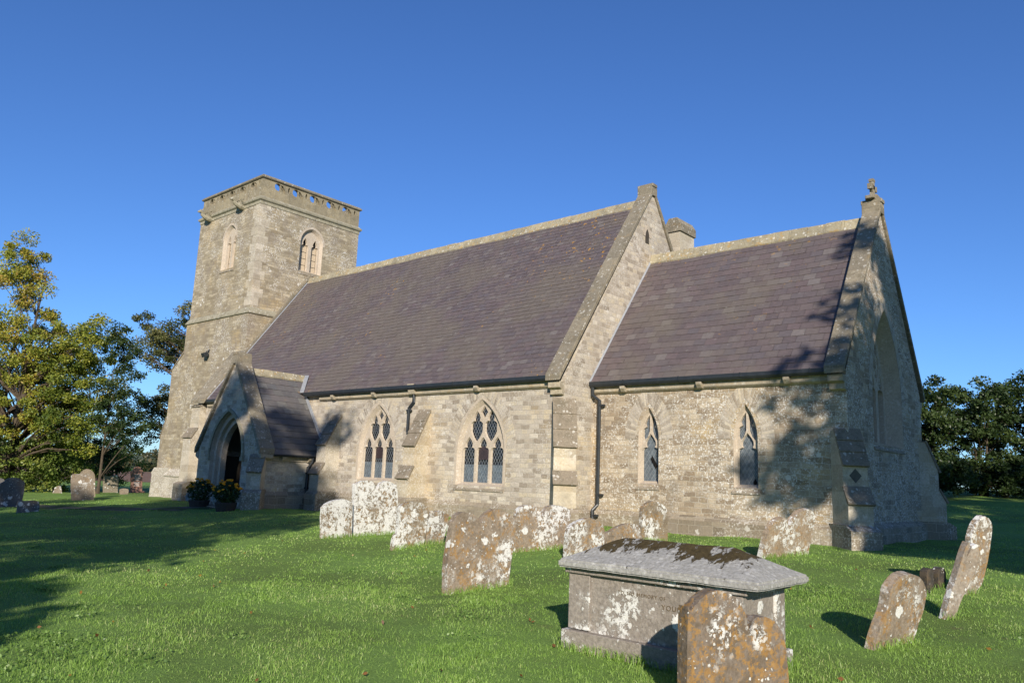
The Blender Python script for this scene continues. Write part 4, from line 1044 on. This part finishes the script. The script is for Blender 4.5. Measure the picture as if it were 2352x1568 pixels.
# -- floodlight on the tower and the cable running to it
fl = tag(empty('floodlight', (-3.6, TY0-.08, 7.05)), 'small black floodlight fixed high on the south face of the tower', 'floodlight')
m = MB(); m.prism([(-3.76, TY0-.20, 7.10), (-3.76, TY0-.44, 7.02), (-3.76, TY0-.36, 6.80), (-3.76, TY0-.16, 6.90)], (.32, 0, 0)); m.build('lamp_head', M['gutter'], fl, bevel=.01)
m = MB(); m.tube([(-3.6, TY0-.08, 7.16), (-3.6, TY0-.22, 7.14), (-3.6, TY0-.26, 7.02)], .025, 6); m.box(-3.66, -3.54, TY0-.10, TY0-.07, 7.08, 7.26); m.build('bracket', M['gutter'], fl)
m = MB(); pts = []
for i in range(25):
    t_ = i/24; pts.append((-6.38+(-60+6.38)*t_, 1.6+(-9-1.6)*t_, 7.3+4.2*t_-2.2*4*t_*(1-t_)*.5))
m.tube(pts, .012, 5); o = m.build('overhead_cable', M['gutter']); tag(o, 'thin dark overhead cable running from the tower past the trees', 'cable')

# ------------------------------------------------------------------ trees
def tree(name, label, cat, base, blobs, clump_n, leaves, leaf, mat, trunk_r, lean=(0, 0), clump_r=.55, group=None, fork=.25, stems=1, tint_fn=None, droop=0.0, shell=.55, jit=1.0):
    """blobs: (cx,cy,cz,rx,ry,rz,weight) ellipsoids relative to base that the crown fills"""
    B = Vector(base); t = tag(empty(name, base), label, cat, group)
    wsum = sum(b[6] for b in blobs); K = []
    for b in blobs:
        n = max(1, int(clump_n*b[6]/wsum)); got = []; tries = 0
        dmin = 1.1*(b[3]*b[4]*b[5]/n)**(1/3)
        while len(got) < n and tries < n*40:
            tries += 1
            d = rng.normal(size=3); d /= np.linalg.norm(d); rr = (shell+(1-shell)*rng.random()) if rng.random() < .75 else rng.random()*shell
            p = np.array(b[:3])+d*rr*np.array(b[3:6])*(1+jit*(.18*math.sin(d[0]*5+b[0]*3)+.12*math.sin(d[2]*7+d[1]*6)))
            if p[2] < .25: continue
            if tries < n*25 and any(np.linalg.norm(p-q) < dmin for q in got): continue
            got.append(p)
        K += got
    K = np.array(K); H = K[:, 2].max()
    m = MB(); tops = []
    for s in range(stems):
        ang = 2*math.pi*s/stems; off = Vector((math.cos(ang), math.sin(ang), 0))*(trunk_r*1.4 if stems > 1 else 0)
        h = H*(.86 if s == 0 else .7); pts = []; n = 7
        ox, oy = (random.uniform(-1, 1)*.05*H*(1 if stems > 1 else .4) for _ in 'ab')
        for i in range(n+1):
            f = i/n; pts.append(off*(1+2.2*f) + Vector((lean[0]*f+ox*f*f+random.uniform(-1, 1)*.02*H*f, lean[1]*f+oy*f*f, -.3+(h+.3)*f)))
        rad = [trunk_r*(1.25 if i == 0 else 1)*(1-.88*(i/n)**.8) for i in range(n+1)]
        m.tube(pts, rad, 8); tops.append((pts, rad))
    for k in K:
        k = Vector(k); pts, rad = tops[random.randrange(len(tops))]
        hd = math.hypot(k.x, k.y); zt = max(fork*H*.6, k.z-hd*random.uniform(.45, .9)-.3)
        j = min(range(len(pts)), key=lambda q: abs(pts[q].z-zt)); a = pts[j]
        if (k-a).length < .2: continue
        mid = a.lerp(k, .5)+Vector((random.uniform(-.1, .1), random.uniform(-.1, .1), .12*hd*(1-droop*2)))*1.0
        r = min(rad[j]*.45, .02+.012*(k-a).length)
        P = [a, a.lerp(mid, .55)+Vector((0, 0, .03*hd)), mid, mid.lerp(k, .6), k]
        m.tube(P, [r, r*.8, r*.6, r*.4, r*.15], 5, cap=False)
    m.v = [tuple(Vector(v)+B) for v in m.v]
    m.build('trunk', M['bark'], t, smooth=True)
    per = leaves//len(K); n = per*len(K)
    base_t = rng.uniform(0, 1, len(K))
    if tint_fn is not None: base_t = np.array([tint_fn(k) for k in K])
    C = np.repeat(K, per, 0); d = rng.normal(size=(n, 3)); d /= np.linalg.norm(d, axis=1)[:, None]
    sz = np.repeat(rng.uniform(.55, 1.35, len(K)), per)*clump_r
    C = C+d*(rng.random((n, 1))**.55)*sz[:, None]*[1.15, 1.15, .8]; C[:, 2] -= droop*sz*rng.random(n)*2
    C = C[C[:, 2] > .05]; n2 = len(C)
    tn = np.clip(np.repeat(base_t, per)[:n2]*.75+rng.normal(.12, .15, n2), 0, 1)
    leafquads(C+np.array(base), leaf, tint=tn, name='crown', mat=mat, parent=t)
    return t
AUT = leaf_mat('autumn_ash_leaves', [(0, (.07, .11, .02)), (.3, (.16, .20, .03)), (.58, (.31, .32, .045)), (.85, (.38, .31, .05)), (1, (.34, .21, .05))], .28)
GRN = leaf_mat('dark_green_leaves', [(0, (.018, .034, .010)), (.5, (.035, .062, .016)), (1, (.075, .105, .028))], .28)
OLV = leaf_mat('olive_leaves', [(0, (.04, .055, .018)), (.5, (.09, .105, .034)), (1, (.18, .165, .055))], .25)
HDG = leaf_mat('hedge_leaves', [(0, (.07, .115, .022)), (.5, (.16, .22, .04)), (1, (.28, .30, .065))], .3)
tree('ash_tree', 'large yellowing ash tree at the left edge, taller than everything beside it', 'tree', (-16.8, -3.3, -.75),
     [(0, 0, 7.6, 3.5, 3.5, 4.4, 1.0), (2.1, 2.6, 7.4, 2.3, 2.3, 3.0, .6), (.3, -.6, 12.9, 1.5, 1.5, 1.8, .22), (1.6, 2.5, 4.2, 2.4, 2.2, 1.8, .4), (-3.4, -3.2, 6.5, 3, 3, 4.2, .6)], 290, 98000, .075, AUT, .24, clump_r=.58, stems=3, fork=.15, shell=.4,
     tint_fn=lambda k: min(1, max(0, .44+.035*(k[2]-6)+.25*math.sin(k[0]*1.3+k[1]*.7)+random.uniform(-.25, .25))))
tree('slender_tree', 'thin dark young tree with a straight stem right of the yellow ash', 'tree', (-13.2, .6, -.6),
     [(0.4, .3, 5.4, 1.15, 1.15, 3.0, .7), (.5, .3, 8.6, .95, .95, 1.5, .3), (1.2, .9, 3.6, 1.3, 1.3, 1.3, .25)], 62, 9500, .075, GRN, .10, clump_r=.42, fork=.1)
tree('beech_tree', 'dark spreading tree showing behind the left edge of the tower', 'tree', (-17.5, 10.0, -.6),
     [(0, 0, 11.0, 4.2, 4.2, 3.4, 1.0), (-3.0, -3.1, 10.7, 2.5, 2.5, 1.9, .5), (-3.5, -2.7, 5.5, 2.0, 2.0, 2.1, .4)], 150, 36000, .085, OLV, .36, clump_r=.6, fork=.2, droop=.22)
HG = 'shrubs of the churchyard boundary'
for lb, b, bl, cn, lv, mt in [
    ('dark overgrown yew-like bush at the far left behind the shaded headstones', (-15.5, -6.6, -.72), [(0, 0, 1.9, 2.6, 2.2, 2.0, 1)], 60, 12000, GRN),
    ('leafy green bush behind the small tilted broken stone', (-16.6, -2.6, -.7), [(0, 0, 1.6, 2.0, 1.8, 1.7, 1)], 50, 9000, HDG),
    ('bright green bush behind the pointed-arch headstone', (-17.5, -.4, -.7), [(0, 0, 1.9, 1.9, 1.8, 2.0, 1)], 55, 10000, HDG),
    ('dark shrub at the foot of the slender tree', (-20.5, 2.2, -.72), [(0, 0, 2.3, 2.2, 2.2, 2.4, 1)], 55, 10000, GRN),
    ('thin wispy yellow-green shrub behind the plain flat-topped headstone', (-23.5, 5.6, -.75), [(0, 0, 1.9, 2.0, 2.0, 2.0, 1), (.4, .4, 4.2, 1.8, 1.8, 1.3, .3)], 45, 6500, HDG)]:
    tree('shrub', lb, 'shrub', b, bl, cn, lv, .075, mt, .07, clump_r=.5, group=HG, stems=3, fork=.05)
RG = 'trees along the right-hand boundary'
for lb, b, bl, cn, lv in [
    ('dark bushy tree just right of the chancel end wall', (24.0, 28.3, 1.35), [(0, 0, 3.6, 2.1, 1.9, 2.4, 1), (0, 0, 1.2, 2.3, 1.9, 1.2, .4)], 90, 20000),
    ('dark bushy tree second from the chancel end wall in the boundary row', (26.1, 30.0, 1.4), [(0, 0, 4.0, 2.1, 1.9, 2.6, 1), (.2, 0, 1.2, 2.1, 1.9, 1.2, .35)], 90, 17000),
    ('dark bushy tree second from the right edge in the boundary row', (28.2, 31.9, 1.4), [(0, 0, 4.2, 2.1, 1.9, 2.6, 1), (0, 0, 1.2, 2.1, 1.9, 1.2, .35)], 90, 17000),
    ('dark bushy tree last at the right edge of the boundary row', (30.6, 33.8, 1.45), [(0, 0, 4.4, 2.4, 2.1, 2.8, 1), (0, 0, 1.2, 2.4, 2.1, 1.2, .35)], 80, 14000)]:
    tree('boundary_tree', lb, 'tree', b, bl, cn, lv, .09, GRN, .10, clump_r=.5, group=RG, stems=3, fork=.1, shell=.3, jit=.4)
for lb, b in [('low dark shrub under the first tree of the right-hand boundary', (24.6, 26.8, 1.3)), ('low dark shrub in the gap under the middle of the right-hand boundary', (27.2, 29.4, 1.35)), ('low dark shrub at the right edge below the boundary trees', (29.6, 31.6, 1.4))]:
    tree('shrub', lb, 'shrub', b, [(0, 0, 1.0, 1.9, 1.5, 1.1, 1)], 45, 9000, .08, GRN, .05, clump_r=.45, group='low shrubs under the boundary trees', stems=3, fork=.05, shell=.3)
# the churchyard's own trees behind the viewpoint, whose shade falls across the picture
def sp(s, p, z=0): return (-.676*s+.737*p, .737*s+.676*p, z)
SH = 'tall churchyard trees south of the church'
for (s_, p_, H, rx, z0, cn, lv, lb) in [
    (-44.5, 2.6, 18.0, 5.6, 2.0, 210, 52000, 'tall broad tree south of the lawn, nearest the porch side'),
    (-46.0, -6.5, 15.6, 5.6, 1.5, 170, 34000, 'tall broad tree south of the lawn, middle of the western group'),
    (-46.5, -17, 14.5, 6.0, 1.5, 130, 22000, 'tall broad tree south of the lawn, farthest west'),
    (-40.0, 26.6, 18.2, 5.3, 6.0, 290, 84000, 'tall tree with a high crown east of the lawn'),
    (-36.0, 35.5, 19.0, 5.6, 2.0, 130, 26000, 'tall tree farthest east beyond the lawn')]:
    zc = (z0+H)/2
    crown = [(0, 0, zc, rx, rx, (H-z0)/2, 1)]
    if p_ == 2.6: crown = [(0, 0, 9.5, 5.5, 5.5, 5.2, 1), (.4, .3, 15.4, 4.6, 4.6, 3.0, .75), (0, 0, 5.6, rx+1.2, rx+1.2, 3.5, .6)]
    if p_ == 26.6: crown = [(.6, .55, 10.3, 5.3, 5.3, 4.3, 1), (.3, .3, 15.7, 3.5, 3.5, 3.4, .5), (-2.3, -2.1, 11.6, 2.1, 2.1, 2.6, .3), (-1.9, -1.7, 14.3, 1.2, 1.2, 1.4, .08), (-2.2, -2.0, 9.2, 1.7, 1.7, 1.8, .18)]
    tree('shade_tree', lb, 'tree', sp(s_, p_, -.4), crown, cn, lv, .20, GRN, .3, clump_r=1.0, group=SH, fork=.2, shell=.25)

# ------------------------------------------------------------------ ground
def struct(o): o['kind'] = 'structure'; return o
def grid(name, xs, ys, zf, mat):
    nx, ny = len(xs), len(ys); X, Y = np.meshgrid(xs, ys); Z = np.vectorize(zf)(X, Y)
    V = np.stack([X, Y, Z], -1).reshape(-1, 3); i = np.arange(nx*ny).reshape(ny, nx)
    Fc = np.stack([i[:-1, :-1], i[:-1, 1:], i[1:, 1:], i[1:, :-1]], -1).reshape(-1, 4)
    me = bpy.data.meshes.new(name); me.from_pydata(V.tolist(), [], Fc.tolist()); me.polygons.foreach_set('use_smooth', [True]*len(Fc)); me.update()
    o = bpy.data.objects.new(name, me); col.objects.link(o); me.materials.append(mat); return o
def grass_mat():
    N = NT('lawn'); P = N.pos(); n1 = N.noise(P, .35, 4, .6); n2 = N.noise(P, 3, 6, .7); n3 = N.noise(P, 45, 4, .7)
    c = N.ramp(n3.outputs[0], [(.25, (.10, .18, .036)), (.55, (.19, .31, .064)), (.8, (.28, .40, .10))])
    c = N.mix(N.step(n1.outputs[0], .4, .65), c, N.mix(.5, c, (.09, .115, .028)))
    c = N.mix(N.math('MULTIPLY', N.step(n2.outputs[0], .60, .70), .5), c, (.15, .125, .06))
    N.bump(N.math('ADD', n3.outputs[0], n2.outputs[0]), .8, .04); return N.out(c, .95)
xs = np.concatenate([[-2500, -1200, -600, -300, -160, -100, -70, -50], np.arange(-40, 10, 1.0), np.arange(10, 46, .5), [48, 52, 60, 75, 100, 160, 300, 700, 2000]])
ys = np.concatenate([[-1500, -500, -200, -100, -60, -40, -30], np.arange(-24, 14, .5), np.arange(14, 50, 1.5), [55, 65, 80, 110, 160, 250, 400, 800, 2500]])
LAWN = grass_mat()
lump = lambda x, y: .022*math.sin(x*1.7+y*.9)+.018*math.sin(x*.8-y*2.1+1)+.012*math.sin(x*3.1+y*2.7)
struct(grid('ground', xs, ys, lambda x, y: gz(x, y)+(lump(x, y) if -30 < x < 45 and -24 < y < 30 else 0), LAWN))
def path_mat():
    N = NT('worn_path'); P = N.pos(); n = N.noise(P, 30, 5, .7); n2 = N.noise(P, 1.6, 4)
    c = N.ramp(n.outputs[0], [(.3, (.07, .06, .045)), (.7, (.19, .165, .125))]); c = N.mix(N.step(n2.outputs[0], .42, .6), c, (.05, .08, .02)); N.bump(n.outputs[0], .6, .02); return N.out(c, .95)
pm = MB(); cl = [(7.1, -3.4), (7.4, -4.2), (6.4, -5.2), (4.0, -6.3), (0, -7.6), (-5, -9.2), (-12, -11.5)]
for i in range(len(cl)-1):
    for k in range(6):
        def pt(f, s):
            a, b = Vector(cl[i]), Vector(cl[i+1]); d = (b-a).normalized(); c = a.lerp(b, f); q = c+Vector((-d.y, d.x))*s; return (q.x, q.y, gz(q.x, q.y)+lump(q.x, q.y)+.012)
        for s0, s1 in ((-.75, 0), (0, .75)): pm.face([pt(k/6, s0), pt(k/6, s1), pt((k+1)/6, s1), pt((k+1)/6, s0)])
po = pm.build('path', path_mat()); struct(po)
# farmland to the west and wooded rise beyond
def sheet(name, pts, z, mat):
    m = MB(); m.face([(x, y, z) for x, y in pts]); return struct(m.build(name, mat))
def along(dist, side):  # ground point seen west-north-west of the yard
    d = Vector((-.93, .37)); n = Vector((-d.y, d.x)); q = Vector((34.8, -18.0))+d*dist+n*side; return (q.x, q.y)
sheet('pasture', [along(62, -90), along(62, 90), along(96, 120), along(96, -120)], -.80, plain('pasture_grass', (.075, .115, .03), .95, .2, .6))
sheet('ploughed_field', [along(96, -120), along(96, 120), along(215, 260), along(215, -260)], -.78, plain('ploughed_soil', (.20, .115, .065), .95, .2, .8))
hm = MB()
def hill(dist, h, w0, w1, n, depth, seed):
    rr = random.Random(seed); L = []
    for i in range(n+1):
        s = w0+(w1-w0)*i/n; L.append((s, h*(.75+.25*math.sin(i*.55+seed))+rr.uniform(-.08, .08)*h))
    for (s0, h0), (s1, h1) in zip(L[:-1], L[1:]):
        a, b = along(dist, s0), along(dist, s1); c, d = along(dist+depth, s1), along(dist+depth, s0); e, f = along(dist+2.2*depth, s1), along(dist+2.2*depth, s0)
        hm.face([(*a, -1.0), (*b, -1.0), (*c, h1), (*d, h0)]); hm.face([(*d, h0), (*c, h1), (*e, -1), (*f, -1)])
hill(330, 6.0, -420, 420, 60, 130, 1); hill(640, 19, -800, 800, 50, 260, 4)
struct(hm.build('hills', plain('hill_pasture', (.085, .10, .045), .95, .35, .02), smooth=False))
C = []
for i in range(520):
    dd = random.choice((215, 225, 300, 360, 420, 470)) + random.uniform(-8, 40); ss = random.uniform(-170, 190); x, y = along(dd, ss)
    zz = -1 if dd < 330 else (dd-330)/130*5.0-1
    rr = random.uniform(1.6, 4.2)*(.75 if dd < 260 else 1.1); q = rng.normal(size=(55, 3)); q /= np.linalg.norm(q, axis=1)[:, None]
    C.append(q*(rng.random((55, 1))**.35)*[rr, rr, rr*.8]+[x, y, zz+rr*.75])
o = leafquads(np.concatenate(C), .62, name='distant_wood', mat=leaf_mat('distant_leaves', [(0, (.03, .042, .022)), (.6, (.06, .07, .032)), (1, (.12, .085, .04))], .2), aspect=.9); o['kind'] = 'stuff'

# ------------------------------------------------------------------ grass blades
def in_church(x, y): return ((x > -8.4) & (x < L1+.1) & (y > -.12) & (y < W1+.3)) | ((x > L1-1) & (x < XE+.15) & (y > S-.12) & (y < CN+.3)) | ((x > PX-PH-.1) & (x < PX+PH+.1) & (y > PY-.1) & (y < 0)) | ((x > tx0-.05) & (x < tx1+.05) & (y > ty0-.05) & (y < ty1+.05))
def blades(n, dmin, dmax, h0, h1, wd, name_seed, tints, power=1.0):
    r = np.random.default_rng(name_seed)
    d = dmin*(dmax/dmin)**(r.random(n)**power); lat = r.uniform(-.78, .78, n)
    x = CAM.x+(fw.x*d+r0.x*lat*d)/math.hypot(fw.x, fw.y)*1.0; y = CAM.y+(fw.y*d+r0.y*lat*d)/math.hypot(fw.x, fw.y)
    k = ~in_church(x, y); 
    # nothing grows on the path
    pd = np.full(n, 9.0)
    for a, b in zip(cl[:-1], cl[1:]):
        a = np.array(a); b = np.array(b); ab = b-a; t = np.clip(((x-a[0])*ab[0]+(y-a[1])*ab[1])/(ab@ab), 0, 1); pd = np.minimum(pd, np.hypot(x-a[0]-ab[0]*t, y-a[1]-ab[1]*t))
    k &= pd > .55+.3*r.random(n)
    thin = np.sin(x*2.3+1.1*np.sin(y*1.9))*np.sin(y*2.9+.8*np.sin(x*1.7))   # the sward thins in places
    k &= r.random(n) > np.clip((thin-.55)*1.6, 0, .75)
    x, y, d = x[k], y[k], d[k]; n = len(x)
    z = np.array([gz(a, b)+lump(a, b) for a, b in zip(x, y)])-.01
    pat = .52+.16*np.sin(x*1.3+.7*y)+.16*np.sin(y*2.3-x*.6)+.14*np.sin(x*4.1-y*3.3)*np.sin(y*3.7+x)+r.normal(0, .25, n)
    clump = (np.sin(x*5.1+1.3*np.sin(y*3.7))*np.sin(y*4.7+np.sin(x*4.1)))
    h = (h0+(h1-h0)*r.random(n)**2)*(1+.35*np.clip(clump, -.6, 1)); ww = wd*(.6+.8*r.random(n))*np.maximum(1, d/9)
    th = r.uniform(0, 2*np.pi, n); bend = r.uniform(.15, 1.0, n)*h; bt = r.uniform(0, 2*np.pi, n)
    dx, dy = np.cos(th)*ww/2, np.sin(th)*ww/2; bx, by = np.cos(bt)*bend, np.sin(bt)*bend
    V = np.empty((n, 5, 3))
    V[:, 0] = np.stack([x-dx, y-dy, z], 1); V[:, 1] = np.stack([x+dx, y+dy, z], 1)
    V[:, 2] = np.stack([x+dx*.8+bx*.35, y+dy*.8+by*.35, z+h*.6], 1); V[:, 3] = np.stack([x-dx*.8+bx*.35, y-dy*.8+by*.35, z+h*.6], 1)
    V[:, 4] = np.stack([x+bx, y+by, z+h*(1-.25*bend/h)], 1)
    idx = np.arange(n)[:, None]*5; L = np.concatenate([idx+0, idx+1, idx+2, idx+3, idx+3, idx+2, idx+4], 1).reshape(-1)
    ls = np.stack([np.arange(n)*7, np.arange(n)*7+4], 1).reshape(-1)
    tn = np.repeat(np.clip(pat*.6+r.normal(.2, .15, n), 0, 1), 2)
    return V.reshape(-1, 3), L, ls, tn
parts = [blades(260000, 4.2, 12, .016, .05, .0048, 1, None), blades(170000, 10, 36, .02, .05, .007, 2, None), blades(7000, 4.2, 13, .05, .10, .005, 3, None)]
# longer unmown tufts round the stones
vo = 0; lo = 0; Vs, Ls, Ss, Ts = [], [], [], []
for V, L_, s_, t_ in parts:
    Vs.append(V); Ls.append(L_+vo); Ss.append(s_+lo); Ts.append(t_); vo += len(V); lo += len(L_)
r = np.random.default_rng(5); X, Y, A_ = [], [], []
feet = []
for s in STONES:
    A = s[0]; W = (math.cos(R(s[1])), math.sin(R(s[1]))); u1 = s[7][-1][0]
    if A[0] > 10: feet.append((A[0], A[1], A[0]+W[0]*u1, A[1]+W[1]*u1))
feet += [(tx0-.06, ty0-.07, tx1+.06, ty0-.07), (tx1+.07, ty0, tx1+.07, ty1), (tx0-.07, ty0, tx0-.07, ty1)]
xx, yy = [], []
for a, b, c, d in feet:
    n = int(math.hypot(c-a, d-b)*420); t = r.random(n); xx.append(a+(c-a)*t+r.normal(0, .045, n)); yy.append(b+(d-b)*t+r.normal(0, .045, n))
x = np.concatenate(xx); y = np.concatenate(yy); n = len(x); z = np.array([gz(a, b)+lump(a, b) for a, b in zip(x, y)])-.01
h = r.uniform(.06, .17, n); th = r.uniform(0, 6.28, n); bt = r.uniform(0, 6.28, n); ww = .006; be = h*r.uniform(.2, .9, n)
V = np.empty((n, 5, 3)); dx, dy = np.cos(th)*ww/2, np.sin(th)*ww/2; bx, by = np.cos(bt)*be, np.sin(bt)*be
V[:, 0] = np.stack([x-dx, y-dy, z], 1); V[:, 1] = np.stack([x+dx, y+dy, z], 1); V[:, 2] = np.stack([x+dx*.8+bx*.35, y+dy*.8+by*.35, z+h*.6], 1)
V[:, 3] = np.stack([x-dx*.8+bx*.35, y-dy*.8+by*.35, z+h*.6], 1); V[:, 4] = np.stack([x+bx, y+by, z+h*.8], 1)
idx = np.arange(n)[:, None]*5; Ls.append(np.concatenate([idx+0, idx+1, idx+2, idx+3, idx+3, idx+2, idx+4], 1).reshape(-1)+vo); Ss.append(np.stack([np.arange(n)*7, np.arange(n)*7+4], 1).reshape(-1)+lo)
Vs.append(V.reshape(-1, 3)); Ts.append(np.repeat(np.clip(r.normal(.5, .2, n), 0, 1), 2))
V = np.concatenate(Vs); L_ = np.concatenate(Ls); S_ = np.concatenate(Ss); T_ = np.concatenate(Ts)
me = bpy.data.meshes.new('grass'); me.vertices.add(len(V)); me.loops.add(len(L_)); me.polygons.add(len(S_))
me.vertices.foreach_set('co', V.reshape(-1).astype(np.float32)); me.loops.foreach_set('vertex_index', L_.astype(np.int32)); me.polygons.foreach_set('loop_start', S_.astype(np.int32)); me.update()
at = me.attributes.new('tint', 'FLOAT', 'FACE'); at.data.foreach_set('value', T_.astype(np.float32))
o = bpy.data.objects.new('grass', me); col.objects.link(o); o['kind'] = 'stuff'
me.materials.append(leaf_mat('grass_blades', [(0, (.145, .25, .046)), (.4, (.26, .42, .082)), (.75, (.35, .51, .12)), (1, (.50, .52, .24))], .4))
# clover and broad-leaved weeds in the turf
n = 70; d = 4.4+11*rng.random(n)**1.3; lat = rng.uniform(-.75, .75, n); hh = math.hypot(fw.x, fw.y)
cxs = CAM.x+(fw.x/hh*d+r0.x*lat*d); cys = CAM.y+(fw.y/hh*d+r0.y*lat*d); C = []
for a, b in zip(cxs, cys):
    k = rng.integers(25, 110); q = rng.normal(0, rng.uniform(.06, .2), (k, 2)); X_ = a+q[:, 0]; Y_ = b+q[:, 1]
    ok = ~in_church(X_, Y_); C += [(u_, v_, gz(u_, v_)+lump(u_, v_)+rng.uniform(.01, .04)) for u_, v_ in zip(X_[ok], Y_[ok])]
o = leafquads(np.array(C), .015, name='clover', mat=leaf_mat('clover_leaves', [(0, (.08, .15, .034)), (.6, (.15, .26, .056)), (1, (.24, .34, .10))], .3), aspect=.8); o['kind'] = 'stuff'
# fallen leaves
n = 150; d = 4.4+13*rng.random(n)**1.6; lat = rng.uniform(-.75, .75, n); hh = math.hypot(fw.x, fw.y)
x = CAM.x+(fw.x/hh*d+r0.x*lat*d); y = CAM.y+(fw.y/hh*d+r0.y*lat*d); k = ~in_church(x, y); x, y = x[k], y[k]
z = np.array([gz(a, b)+lump(a, b) for a, b in zip(x, y)])+.035
o = leafquads(np.stack([x, y, z], 1), .024, name='fallen_leaves', mat=leaf_mat('dead_leaves', [(0, (.10, .045, .018)), (.6, (.22, .10, .035)), (1, (.36, .24, .05))], .2), aspect=.7); o['kind'] = 'stuff'
